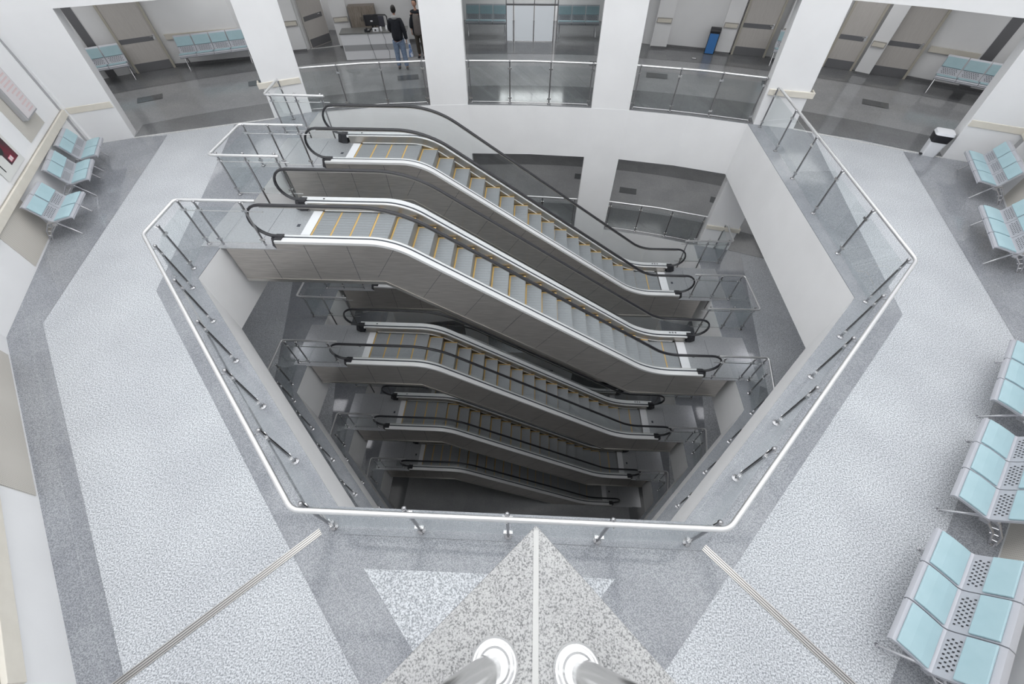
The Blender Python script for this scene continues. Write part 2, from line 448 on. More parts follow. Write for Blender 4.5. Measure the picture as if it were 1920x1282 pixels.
# grey joint cover strips on the left walls
mb = MB(); d = Vector((WALLL[1][0] - WALLL[0][0], WALLL[1][1] - WALLL[0][1])).normalized()
def onL(s, off=0.): # point along the left wall, off into the room
    return (WALLL[0][0] + d.x * s - d.y * off, WALLL[0][1] + d.y * s + d.x * off)
def quadL(mb, s0, s1, z0, z1, t0, t1, mi=0):
    a = onL(s0, t0); b = onL(s1, t0); c = onL(s1, t1); e = onL(s0, t1)
    mb.prism([a, b, c, e], z0, z1, mi)
quadL(mb, .04, .22, 0, 3.0, 0, .012); struct('trim_5', mb, M['greystrip'])
d2 = Vector((WALLL[2][0] - WALLL[1][0], WALLL[2][1] - WALLL[1][1])).normalized()
def quadD(mb, s0, s1, z0, z1, t0, t1, mi=0):
    P = lambda s, o: (WALLL[1][0] + d2.x * s - d2.y * o, WALLL[1][1] + d2.y * s + d2.x * o)
    mb.prism([P(s0, t0), P(s1, t0), P(s1, t1), P(s0, t1)], z0, z1, mi)
dr = Vector((WALLR[1][0] - WALLR[0][0], WALLR[1][1] - WALLR[0][1])).normalized()
def quadR(mb, s0, s1, z0, z1, t0, t1, mi=0):
    P = lambda s, o: (WALLR[0][0] + dr.x * s + dr.y * o, WALLR[0][1] + dr.y * s - dr.x * o)
    mb.prism([P(s0, t0), P(s1, t0), P(s1, t1), P(s0, t1)], z0, z1, mi)
dq = Vector((WALLR[2][0] - WALLR[1][0], WALLR[2][1] - WALLR[1][1])).normalized()
def quadQ(mb, s0, s1, z0, z1, t0, t1, mi=0):
    P = lambda s, o: (WALLR[1][0] + dq.x * s + dq.y * o, WALLR[1][1] + dq.y * s - dq.x * o)
    mb.prism([P(s0, t0), P(s1, t0), P(s1, t1), P(s0, t1)], z0, z1, mi)
mb = MB(); quadR(mb, .05, .24, 0, 3.0, 0, .012); struct('trim_6', mb, M['greystrip'])
# bumper rails along the walls
def bumper_run(segs, label, group='cream bumper rails on the hall walls'):
    mb = MB()
    for fn, a, b in segs:
        if fn == 'seg':
            (p, q, side) = a
            mb.obox(p, q, .05, .80, .95, 0, off=side * .045); mb.obox(p, q, .02, .775, .80, 1, off=side * .01); mb.obox(p, q, .02, .95, .965, 1, off=side * .01)
        else:
            fn(mb, a, b, .80, .95, .015, .065, 0); fn(mb, a, b, .785, .80, 0, .02, 1); fn(mb, a, b, .95, .96, 0, .02, 1)
    o = build('bumper_rail', mb, [M['cream'], M['creamline']], bevel=.012, loc=mb.v[0]); return tag(o, label, 'bumper rail', group)
bumper_run([(quadL, 0.03, 7.42)], 'long cream bumper rail running behind the left hand benches')
mb = MB(); quadD(mb, .0, 6.2, .60, .78, .015, .065, 0); quadD(mb, .0, 6.2, .585, .60, 0, .02, 1); quadD(mb, .0, 6.2, .78, .79, 0, .02, 1)
o = build('bumper_rail', mb, [M['cream'], M['creamline']], bevel=.012, loc=mb.v[0]); tag(o, 'cream bumper rail on the white wall at the lower left edge', 'bumper rail')
bumper_run([(quadR, .03, 7.03), (quadQ, .04, 6.0)], 'long cream bumper rail on the wall behind the right hand benches')
def pier_bumper(i, label, wrap_l=True, wrap_r=True, z=0):
    p, q = PIERS[i]
    if i == 0: p = (-12.0, 10.5)
    if i == 5: q = (11.8, 10.2)
    d = Vector((q[0] - p[0], q[1] - p[1])).normalized(); n = Vector((d.y, -d.x))
    e0 = .06 if wrap_l else 0; e1 = .06 if wrap_r else 0
    P = lambda s, o: (p[0] + d.x * s + n.x * o, p[1] + d.y * s + n.y * o); Ln = (Vector(q) - Vector(p)).length
    mb = MB(); mb.prism([P(-e0, .005), P(Ln + e1, .005), P(Ln + e1, .06), P(-e0, .06)], z + .80, z + .95)
    if wrap_l: mb.prism([P(-.055, -.2), P(-.01, -.2), P(-.01, .0), P(-.055, .0)], z + .80, z + .95)
    if wrap_r: mb.prism([P(Ln + .01, -.2), P(Ln + .055, -.2), P(Ln + .055, .0), P(Ln + .01, .0)], z + .80, z + .95)
    c = P(Ln / 2, 0)
    o = build('bumper_rail', mb, M['cream'], bevel=.012, loc=(c[0], c[1], z + .8)); return tag(o, label, 'bumper rail', 'bumpers wrapped round the white piers')
pier_bumper(0, 'cream bumper wrapped round the white pier beside the left wall benches', False, True)
pier_bumper(1, 'cream bumper on the white pier behind the upper escalator landing', True, False)
pier_bumper(4, 'cream bumper on the white pier at the far right corner of the void', False, True)
pier_bumper(5, 'cream bumper on the white pier beside the pedal bin', True, False)
pier_bumper(4, 'cream bumper on the white pier one floor down at the right', False, True, -LV)

# beige perforated panels on the left walls
def panel(fn, s0, s1, z0, z1, label):
    mb = MB(); fn(mb, s0, s1, z0, z1, .002, .012)
    o = build('wall_panel', mb, M['beige'], loc=mb.v[0]); tag(o, label, 'wall panel', 'beige perforated wall panels')
panel(quadL, 1.22, 2.30, 1.08, 2.85, 'beige perforated panel behind the wall sign above the left benches')
panel(quadL, 4.15, 5.45, .05, .78, 'beige perforated panel below the bumper rail beside the left benches')
panel(quadL, 4.6, 6.1, 1.05, 2.8, 'beige perforated panel above the bumper rail left of the poster')
panel(quadD, .56, 3.66, .05, .58, 'beige perforated panel low on the white wall at lower left')
panel(quadR, 1.6, 3.0, .05, .78, 'beige perforated panel behind the far right bench')
panel(quadR, 3.3, 4.6, .05, .78, 'beige perforated panel behind the second bench on the right')
panel(quadQ, 3.35, 4.30, .05, .78, 'beige perforated panel behind the two nearest benches')

# lit sign box and poster on the left wall
sg = thing('wall_sign', 'grey framed box sign with pale rows on the left wall', 'sign', (*onL(1.8, .1), 1.7))
mb = MB(); quadL(mb, 1.28, 1.96, 1.38, 2.45, .012, .13); build('sign_box', mb, M['greystrip'], sg, world=True, bevel=.02)
mb = MB(); quadL(mb, 1.32, 1.92, 1.42, 2.41, .131, .136); fc = build('sign_face', mb, M['signface'], sg, world=True)
mb = MB()
for j in range(13):
    z = 1.47 + j * .073
    quadL(mb, 1.38, 1.62 + random.random() * .2, z, z + .028, .137, .139)
build('sign_rows', mb, M['signtext'], fc, world=True)
ps = thing('wall_poster', 'framed poster with dark red field and pink badge on the left wall', 'poster', (*onL(3.4, .02), 1.6))
mb = MB(); quadL(mb, 2.98, 3.96, 1.05, 2.2, .012, .03); build('poster_board', mb, M['paper'], ps, world=True)
mb = MB(); quadL(mb, 3.08, 3.50, 1.16, 2.1, .031, .034); rd = build('red_field', mb, M['postred'], ps, world=True)
mb = MB(); quadL(mb, 3.27, 3.43, 1.19, 1.27, .035, .038); quadL(mb, 3.29, 3.34, 1.20, 1.26, .0385, .040, 1); quadL(mb, 3.36, 3.41, 1.20, 1.26, .0385, .040, 1)
build('pink_badge', mb, [M['pink'], M['paper']], ps, world=True)
c = onL(3.46, .036); mb = MB()
ring = [(c[0] + d.x * .13 * math.cos(a), c[1] + d.y * .13 * math.cos(a), 1.50 + .15 * math.sin(a)) for a in [2 * PI * i / 24 for i in range(24)]]
mb.add(ring, [tuple(range(24))])
build('black_disc', mb, M['postblack'], ps, world=True)
mb = MB(); quadL(mb, 3.80, 3.83, 1.17, 2.1, .031, .034); build('black_line', mb, M['postblack'], ps, world=True)

# ------------------------------------------------------------------ railings
def post_mesh(h=1.0, base=0.):
    mb = MB(); mb.tube([(0, 0, base), (0, 0, h)], .021, 10)
    mb.ball((0, 0, h + .012), .03, 10, 6)
    if base >= 0: mb.lathe([(.05, base), (.05, base + .012), (.035, base + .02), (.024, base + .03)], seg=14)
    return mb
def mk_post(parent, x, y, z, out, h=1.0, base=0.012, proto={}):
    """out: angle of the direction from the post towards the handrail"""
    key = (h, base)
    if key not in proto:
        o = build('post', post_mesh(h, base), M['poststeel'], parent, smooth=50); proto[key] = o
        mb = MB(); mb.tube([(0, 0, h - .05), (.05, 0, h - .03), (.085, 0, h + .0)], .008, 6); build('bracket', mb, M['chrome'], o)
        for zz in (.16, h - .16):
            mb = MB(); mb.box((-.02, -.055, zz - .022), (.015, .055, zz + .022)); build('glass_clamp', mb, M['chrome'], o)
    else:
        src = proto[key]; o = src.copy(); COL.objects.link(o); o.parent = parent
        for ch in src.children:
            c = ch.copy(); COL.objects.link(c); c.parent = o
    o.location = Vector((x, y, z)) - parent.location; o.rotation_euler = (0, 0, out)
    return o
def rounded(pts, r=.09, n=4):
    out = [Vector(pts[0])]
    for i in range(1, len(pts) - 1):
        a, b, c = Vector(pts[i - 1]), Vector(pts[i]), Vector(pts[i + 1])
        u = (a - b).normalized(); v = (c - b).normalized()
        for k in range(n + 1):
            t = k / n; out.append(b + u * r * (1 - t) ** 2 + v * r * t ** 2)
    out.append(Vector(pts[-1])); return out
def railing(label, z, path, posts, glass, group, h=1.0, bars=(), rr=.030):
    """path: plan points of the handrail; posts: (x,y,outangle[,base]); glass: list of (p,q)"""
    t = thing('railing', label, 'railing', (posts[0][0], posts[0][1], z), 0, group)
    mb = MB(); mb.tube(rounded([(x, y, z + h) for x, y in path]), rr, 10)
    build('handrail', mb, M['satin'], t, world=True, smooth=50)
    for p in posts: mk_post(t, p[0], p[1], z, p[2], h, p[3] if len(p) > 3 else .012)
    for p, q in glass:
        d = (Vector(q) - Vector(p)); L = d.length; d.normalize(); a = Vector(p) + d * .035; b = Vector(q) - d * .035
        mb = MB(); mb.obox(a, b, .010, z + .07, z + h - .09); build('glass_panel', mb, M['glass'], t, world=True)
    for b in bars:
        mb = MB(); mb.tube([(x, y, z + b[0]) for x, y in b[1]], .010, 8); build('rail_bar', mb, M['chrome'], t, world=True, smooth=50)
    return t
DL = [(-6.31, 5.12), (-5.51, 4.32), (-4.70, 3.50), (-3.90, 2.69), (-3.09, 1.88), (-2.29, 1.08)]
DF = [(-1.19, 1.08), (-.11, 1.07), (.98, 1.06), (2.07, 1.08)]
DR = [(2.90, 1.90), (3.73, 2.74), (4.57, 3.57), (5.40, 4.41), (6.24, 5.26)]
oL, oF, oR = R(225), R(270), R(315)
base_posts = [(-6.58, 5.66, PI)] + [(x, y, oL) for x, y in DL] + [(x, y, oF) for x, y in DF[:3]] + [(2.07, 1.08, R(300))] + [(x, y, oR) for x, y in DR]
def chain(ps): return [(ps[i][:2], ps[i + 1][:2]) for i in range(len(ps) - 1)]
def front_guard_posts(s, xs, y): return [(s * x, y, R(90 if False else 270), -.48 if x < 6.3 else .012) for x in xs]
for k in range(4):
    z = -LV * k
    gp = [(-5.45, 6.42, R(90), -.48), (-6.35, 6.42, R(90), -.48), (-6.66, 6.42, R(90))]
    left = [(-5.2, 6.5), (-6.77, 6.49), (-6.73, 5.44), (-2.37, 1.02), (2.15, 1.02)]
    lv = ['on the top floor', 'one floor down', 'two floors down', 'three floors down'][k]
    if k == 0:
        rp = [(6.34, 6.61, 0), (6.41, 7.98, 0), (6.50, 9.42, 0), (6.57, 10.79, 0), (6.62, 12.16, 0)]
        P = gp + base_posts + rp
        railing('long glass and steel railing around the void on the top floor, with satin handrail', z, left + [(6.38, 5.27), (6.70, 12.2)], P, chain([gp[0], gp[1], gp[2], (-6.62, 6.36)]) [:2] + chain([gp[2]] + base_posts + rp), None,
                bars=[(.82, [(-5.1, 6.42), (-6.7, 6.42)]), (.06, [(-5.1, 6.42), (-6.7, 6.42)])])
    else:
        rg = [(6.50, 6.34, R(90)), (6.22, 6.34, R(90), -.48), (5.45, 6.34, R(90), -.48)]
        P = gp + base_posts + [(6.38, 5.9, 0)] + rg
        railing('glass and steel railing around the front of the void ' + lv, z, left + [(6.38, 5.27), (6.62, 6.42), (5.3, 6.42)], P, chain([gp[0], gp[1], gp[2]]) + chain([gp[2]] + base_posts + [(6.38, 5.9)] + rg), None,
                bars=[(.82, [(-5.1, 6.42), (-6.7, 6.42)]), (.06, [(-5.1, 6.42), (-6.7, 6.42)]), (.82, [(5.2, 6.34), (6.55, 6.34)]), (.06, [(5.2, 6.34), (6.55, 6.34)])])
    # guards between and behind the escalator landings
    def guard_mid(s, lab):
        x1, x0 = s * 6.98, s * 5.42; o1 = PI if s < 0 else 0
        ys = (8.24, 9.55)
        P = [(s * 5.55, ys[0], -PI / 2, -.48), (s * 6.25, ys[0], -PI / 2, -.48), (s * 6.85, ys[0], -PI / 2), (s * 6.85, ys[1], PI / 2), (s * 6.25, ys[1], PI / 2, -.48), (s * 5.55, ys[1], PI / 2, -.48)]
        railing(lab, z, [(x0, 8.16), (x1, 8.17), (x1, 9.62), (x0, 9.62)], P, chain(P[:3]) + [(P[2][:2], P[3][:2])] + chain(P[3:]), 'glass guards between the escalator landings',
                bars=[(.82, [(s * 5.3, ys[0]), (s * 6.85, ys[0])]), (.06, [(s * 5.3, ys[0]), (s * 6.85, ys[0])]), (.82, [(s * 5.3, ys[1]), (s * 6.85, ys[1])]), (.06, [(s * 5.3, ys[1]), (s * 6.85, ys[1])])])
    def guard_back(s, lab):
        x1, x0 = s * 7.12, s * 5.48
        P = [(s * 5.6, 11.36, -PI / 2, -.48), (s * 6.3, 11.36, -PI / 2, -.48), (s * 6.98, 11.36, -PI / 2), (s * 7.08, 12.2, PI if s < 0 else 0)]
        railing(lab, z, [(x0, 11.30), (x1, 11.33), (s * 7.18, 12.36)], P, chain(P), 'glass guards at the far side of the rear escalators', bars=[(.82, [(s * 5.4, 11.36), (s * 6.98, 11.36)]), (.06, [(s * 5.4, 11.36), (s * 6.98, 11.36)])])
    guard_mid(-1, 'u-shaped glass guard between the two left landings ' + lv)
    if k < 2: guard_back(-1, 'short glass guard beside the left pier and rear escalator ' + lv)
    if k > 0:
        guard_mid(1, 'u-shaped glass guard between the two right landings ' + lv)
    if k == 1: guard_back(1, 'short glass guard beside the right pier and rear escalator ' + lv)
    # arcade railings
    if k < 2:
        def arcrail(pts, lab):
            pts = [Vector(p) for p in pts]
            tot = [0]
            for i in range(len(pts) - 1): tot.append(tot[-1] + (pts[i + 1] - pts[i]).length)
            def at(s):
                for i in range(len(pts) - 1):
                    if s <= tot[i + 1] + 1e-6: return pts[i] + (pts[i + 1] - pts[i]) * ((s - tot[i]) / (tot[i + 1] - tot[i]))
                return pts[-1]
            T = tot[-1]; P = []
            for j in range(4):
                p = at(.1 + (T - .2) * j / 3); P.append((p.x, p.y + .13, PI / 2))
            path = [(p.x, p.y + .2) for p in pts]
            railing(lab, z, path, P, chain(P), 'arcade railings along the far side of the void', h=1.12, bars=[(.05, [(p[0], p[1]) for p in P])])
        nm = ['top floor', 'one floor down'][k]
        if k == 0: arcrail([(-6.95, 12.6), (-5.0, 13.08), (-3.15, 13.33)], 'straight glass railing in front of the reception desk, left arcade opening')
        arcrail([(-1.98, 13.40), (0, 13.42), (1.87, 13.30)], 'glass railing in the central arcade opening, ' + nm)
        arcrail([(3.02, 13.19), (4.8, 12.85), (6.5, 12.35)], 'glass railing in the right arcade opening, ' + nm)

# ------------------------------------------------------------------ escalators
X0, X1 = -2.82, 3.61
TH = math.atan2(LV, X1 - X0)
def refpath(r1=1.4, r2=2.2, xa=-6.3, xb=6.0):
    pts = []   # (x,z,nx,nz) n = upward normal
    t1 = r1 * math.tan(TH / 2); t2 = r2 * math.tan(TH / 2)
    pts += [(xa, 0, 0, 1), (-5.3, 0, 0, 1)]
    c = (X0 - t1, -r1)
    for i in range(11):
        a = TH * i / 10; pts.append((c[0] + r1 * math.sin(a), c[1] + r1 * math.cos(a), math.sin(a), math.cos(a)))
    c = (X1 + t2, -LV + r2)
    for i in range(13):
        a = TH * (1 - i / 12); pts.append((c[0] - r2 * math.sin(a), c[1] - r2 * math.cos(a), math.sin(a), math.cos(a)))
    pts += [(5.3, -LV, 0, 1), (xb, -LV, 0, 1)]
    return pts
REF = refpath()
def zref(x):
    for i in range(len(REF) - 1):
        if REF[i][0] <= x <= REF[i + 1][0]:
            t = (x - REF[i][0]) / (REF[i + 1][0] - REF[i][0]); return REF[i][1] * (1 - t) + REF[i + 1][1] * t
    return 0 if x < 0 else -LV
def offs(x0, x1, h):
    """points of the offset curve between x0 and x1"""
    out = [(x0, h)]
    for x, z, nx, nz in REF:
        X, Z = x + nx * h, z + nz * h
        if x0 < X < x1: out.append((X, Z))
    out.append((x1, -LV + h)); return out
def sweep(mb, x0, x1, prof, mi=0):
    """prof: (y,h) closed cross-section swept along the escalator between x0 and x1"""
    cur = [offs(x0, x1, h) for y, h in prof]; n = min(len(c) for c in cur)
    # resample on the reference so that all curves share the same count
    rows = []
    keep = [r for r in REF if x0 < r[0] < x1]
    rows.append([(x0, y, h) for y, h in prof])
    for x, z, nx, nz in keep: rows.append([(x + nx * h, y, z + nz * h) for y, h in prof])
    rows.append([(x1, y, -LV + h) for y, h in prof])
    m = len(prof); vs = [p for r in rows for p in r]; fs = []
    for i in range(len(rows) - 1):
        fs += [(i * m + j, i * m + (j + 1) % m, (i + 1) * m + (j + 1) % m, (i + 1) * m + j) for j in range(m)]
    fs += [tuple(range(m))[::-1], tuple(range((len(rows) - 1) * m, len(rows) * m))]
    return mb.add(vs, fs, mi)
def rect(y0, y1, h0, h1): return [(y0, h0), (y1, h0), (y1, h1), (y0, h1)]

def make_escalator():
    t = thing('escalator', 'x', 'escalator', (0, 7.11, 0))
    HW = .65
    # truss cladding: closed channel of steel panels
    xa, xb = -6.27, 5.92; d = .92
    top = [(xa, -.01), (-5.17, -.01)] + [(x, z) for x, z in offs(-5.16, 5.16, .17)] + [(5.17, -LV - .01), (xb, -LV - .01)]
    kx = d * math.tan(TH / 2)
    bot = [(xb, -LV - d), (X1 - kx, -LV - d), (X0 - kx, -d), (xa, -d)]
    mb = MB()
    prof = top + bot
    for y in (-.80, .77): mb.yprism(prof, y, y + .03)
    under = [(xa, -d), (X0 - kx, -d), (X1 - kx, -LV - d), (xb, -LV - d)]
    mb.yprism(under + [(x, z + .03) for x, z in under[::-1]], -.77, .77)
    mb.box((xa, -.77, -d), (xa + .03, .77, -.02)); mb.box((xb - .03, -.77, -LV - d), (xb, .77, -LV - .02))
    cl = build('truss_cladding', mb, M['steel'], t)
    # panel joints
    mb = MB()
    for i in range(13):
        f = (i + .5) / 13; xt = -5.9 + 11.6 * f
        if xt < X0: p = (xt, .12 if xt > -5.1 else -.02); q = (xt, -d + .09)
        elif xt > X1 + .2: p = (xt, -LV + (.12 if xt < 5.1 else -.02)); q = (xt, -LV - d + .09)
        else:
            zz = -(xt - X0) * math.tan(TH); nx, nz = math.sin(TH), math.cos(TH)
            p = (xt + nx * .12, zz + nz * .12); q = (xt - nx * (d - .1), zz - nz * (d - .1))
        for y in (-.8025, .8005):
            mb.yprism([(p[0] - .004, p[1]), (p[0] + .004, p[1]), (q[0] + .004, q[1]), (q[0] - .004, q[1])], y, y + .002)
    build('panel_joints', mb, M['seal'], cl)
    mb = MB()
    for y in (-.815, .80):
        mb.yprism(under + [(x, z + .085) for x, z in under[::-1]], y, y + .015)
    build('bottom_trim', mb, M['steeltrim'], cl)
    # decks, seals, skirts, balustrades and handrails on both sides
    steps_x0 = -4.65
    mbp = MB(); mbp.box((-6.80, -.78, .0045), (-6.42, .78, .012)); mbp.box((-6.42, -.80, -.02), (-4.66, .80, .006)); mbp.box((-5.6, -.64, .006), (-5.594, .64, .008), 1)
    mbp.box((-4.85, -.53, .006), (-4.65, .53, .016), 2)
    mbp.box((-5.05, -.04, .006), (-4.98, .05, .009), 1)
    build('upper_landing_plate', mbp, [M['plate'], M['seal'], M['white']], t)
    mbp = MB(); mbp.box((6.30, -.78, -LV + .0045), (6.80, .78, -LV + .012)); mbp.box((4.69, -.80, -LV - .02), (6.30, .80, -LV + .006)); mbp.box((5.6, -.64, -LV + .006), (5.606, .64, -LV + .008), 1)
    mbp.box((4.70, -.53, -LV + .006), (4.95, .53, -LV + .016), 2); mbp.box((5.08, -.04, -LV + .006), (5.15, .05, -LV + .009), 1)
    build('lower_landing_plate', mbp, [M['plate'], M['seal'], M['white']], t)
    for s in (-1, 1):
        def Y(a, b): return (min(s * a, s * b), max(s * a, s * b))
        mb = MB(); sweep(mb, -5.15, 5.15, rect(*Y(.675, .805), .15, .205))
        sweep(mb, -5.15, 5.15, rect(*Y(.572, .625), .15, .200)); build('deck', mb, M['alu'], t, smooth=40)
        mb = MB(); sweep(mb, -5.15, 5.15, rect(*Y(.625, .675), .15, .197)); build('glass_seal', mb, M['seal'], t, smooth=40)
        mb = MB(); sweep(mb, -4.95, 4.95, rect(*Y(.552, .575), -.28, .19)); sweep(mb, -4.6, 4.6, rect(*Y(.532, .552), .015, .035), 1)
        build('skirt', mb, [M['skirt'], M['alu']], t, smooth=40)
        # glass
        ra = .33
        up = offs(-5.15, 5.15, .88); dn = offs(-5.15, 5.15, .19)
        capL = [(-5.15 - ra * math.sin(a), .88 - ra + ra * math.cos(a)) for a in [PI * i / 8 for i in range(1, 8)]]
        capR = [(5.15 + ra * math.sin(a), -LV + .88 - ra + ra * math.cos(a)) for a in [PI * i / 8 for i in range(1, 8)]]
        mb = MB(); pts = up + capR + dn[::-1] + capL[::-1]
        # build as two side faces made of quads
        n = len(up)
        for yy in (-.006, .006):
            y = s * HW + yy
            rowu = [(x, y, z) for x, z in up]; 
            m_ = min(len(up), len(dn))
            U_ = [up[int(round(i * (len(up) - 1) / (m_ - 1)))] for i in range(m_)]
            D_ = [dn[int(round(i * (len(dn) - 1) / (m_ - 1)))] for i in range(m_)]
            vs = [(x, y, z) for x, z in U_] + [(x, y, z) for x, z in D_]
            mb.add(vs, [(i, i + 1, m_ + i + 1, m_ + i) for i in range(m_ - 1)])
            cl_ = [(-5.15, .88)] + capL + [(-5.15, .22)]; mb.add([(x, y, z) for x, z in cl_], [tuple(range(len(cl_)))])
            cr_ = [(5.15, -LV + .88)] + capR + [(5.15, -LV + .22)]; mb.add([(x, y, z) for x, z in cr_], [tuple(range(len(cr_)))])
            break
        build('glass_balustrade', mb, M['glasse'], t)
        # glass joints
        # handrail loop
        rb = .36; hh = .945
        pa = [(-5.15 - rb * math.sin(a), s * HW, hh - rb + rb * math.cos(a)) for a in [PI * i / 12 for i in range(12, 0, -1)]]
        pb = [(5.15 + rb * math.sin(a), s * HW, -LV + hh - rb + rb * math.cos(a)) for a in [PI * i / 12 for i in range(1, 13)]]
        mid = [(x, s * HW, z) for x, z in offs(-5.15, 5.15, hh)]
        path = [(-5.0, s * HW, .22)] + pa + mid + pb + [(5.0, s * HW, -LV + .22)]
        mb = MB(); mb.tube(path, .032, 8, sq=(.85, 1.25)); build('handrail', mb, M['rubber'], t, smooth=50)
        mb = MB()
        guide = [(x, s * HW, z) for x, z in offs(-5.15, 5.15, .905)]
        mb.tube(guide, .018, 6); build('handrail_guide', mb, M['steeltrim'], t, smooth=50)
        for e in (-1, 1):
            zb = 0 if e < 0 else -LV; nm = 'newel_cap'
            mb = MB(); mb.xprism([(s * .665 - .13, zb + .0), (s * .665 + .13, zb + .0), (s * .665 + .085, zb + .225), (s * .665 - .095, zb + .225)], e * 5.16 - .0, e * 5.01)
            mb.add([(e * 5.16, s * .665 - .13, zb), (e * 5.16, s * .665 + .13, zb), (e * 5.30, s * .655 + .05, zb + .01), (e * 5.30, s * .655 - .05, zb + .01), (e * 5.16, s * .665 - .095, zb + .225), (e * 5.16, s * .665 + .085, zb + .225),
                    (e * 5.25, s * .655 + .04, zb + .2), (e * 5.25, s * .655 - .04, zb + .2)], [(0, 1, 2, 3), (4, 5, 6, 7), (3, 2, 6, 7), (0, 3, 7, 4), (1, 2, 6, 5), (0, 1, 5, 4)])
            build(nm, mb, M['blackp'], t)
    # sensor dot on the far deck and sticker with three round signs at the foot
    mb = MB(); mb.lathe([(.022, 0), (.022, .006)], c=(-4.62, .73, .205), seg=12); build('key_switch', mb, M['blackp'], t)
    mb = MB(); mb.box((4.45, .70, -LV + .2052), (4.85, .79, -LV + .2075), 0)
    for i in range(3): mb.lathe([(.030, 0), (.030, .001)], c=(4.51 + i * .085, .745, -LV + .2076), seg=14, mi=1)
    for i in range(3): mb.lathe([(.017, 0), (.017, .001)], c=(4.51 + i * .085, .745, -LV + .2087), seg=10, mi=0)
    for i in range(3): mb.box((4.505 + i * .085, .725, -LV + .2098), (4.515 + i * .085, .765, -LV + .2105), 1)
    build('safety_sticker', mb, [M['white'], M['blackp']], t)
    # steps
    mb = MB(); W = .528
    mb.box((0, -W, -.03), (.42, W, 0), 0); mb.box((.395, -W, -.36), (.419, W, -.031), 1)
    mb.box((.0, -W, .0005), (.036, W, .003), 2)
    mb.box((.411, -W, .0005), (.4205, W, .0028), 1)
    mbs = MB(); mbs.box((.036, W - .04, .0005), (.42, W, .003), 0); side = None
    for i in range(12):
        y = -W + .02 + i * .09; mb.box((.03, y, .0004), (.418, y + .006, .002), 3)
    st0 = None
    x = -4.65; i = 0
    while x < 4.66:
        if st0 is None:
            st0 = build('step', mb, [M['tread'], M['riser'], M['yellow'], M['riser']], t); o = st0
        else:
            o = st0.copy(); COL.objects.link(o); o.parent = t
        o.location = (x, 0, zref(x + .21) - .004)
        if abs(zref(x + .21)) > .03 and abs(zref(x + .21) + LV) > .03:
            if side is None: side = build('yellow_side_line', mbs, M['yellow'], o); 
            else: c = side.copy(); COL.objects.link(c); c.parent = o
        x += .4239
    return t
esc = make_escalator()
EY = (7.11, 10.26)
esc['label'] = 'front escalator from the top floor, nearest and brightest, with steel cladding'
names = {(0, 1): 'rear escalator from the top floor, closest to the far white wall',
         (1, 0): 'front escalator on the second flight down, directly below the nearest one', (1, 1): 'rear escalator on the second flight down, mostly hidden behind the front flights',
         (2, 0): 'front escalator on the third flight down, in the shade', (2, 1): 'rear escalator on the third flight down, barely visible in the shade',
         (3, 0): 'lowest front escalator reaching the dark bottom floor', (3, 1): 'lowest rear escalator hidden behind the bottom front flight'}
esc['group'] = 'escalators crossing the void'
for (k, j), lab in names.items():
    put(esc, (0, EY[j], -LV * k), 0, lab, 'escalators crossing the void')

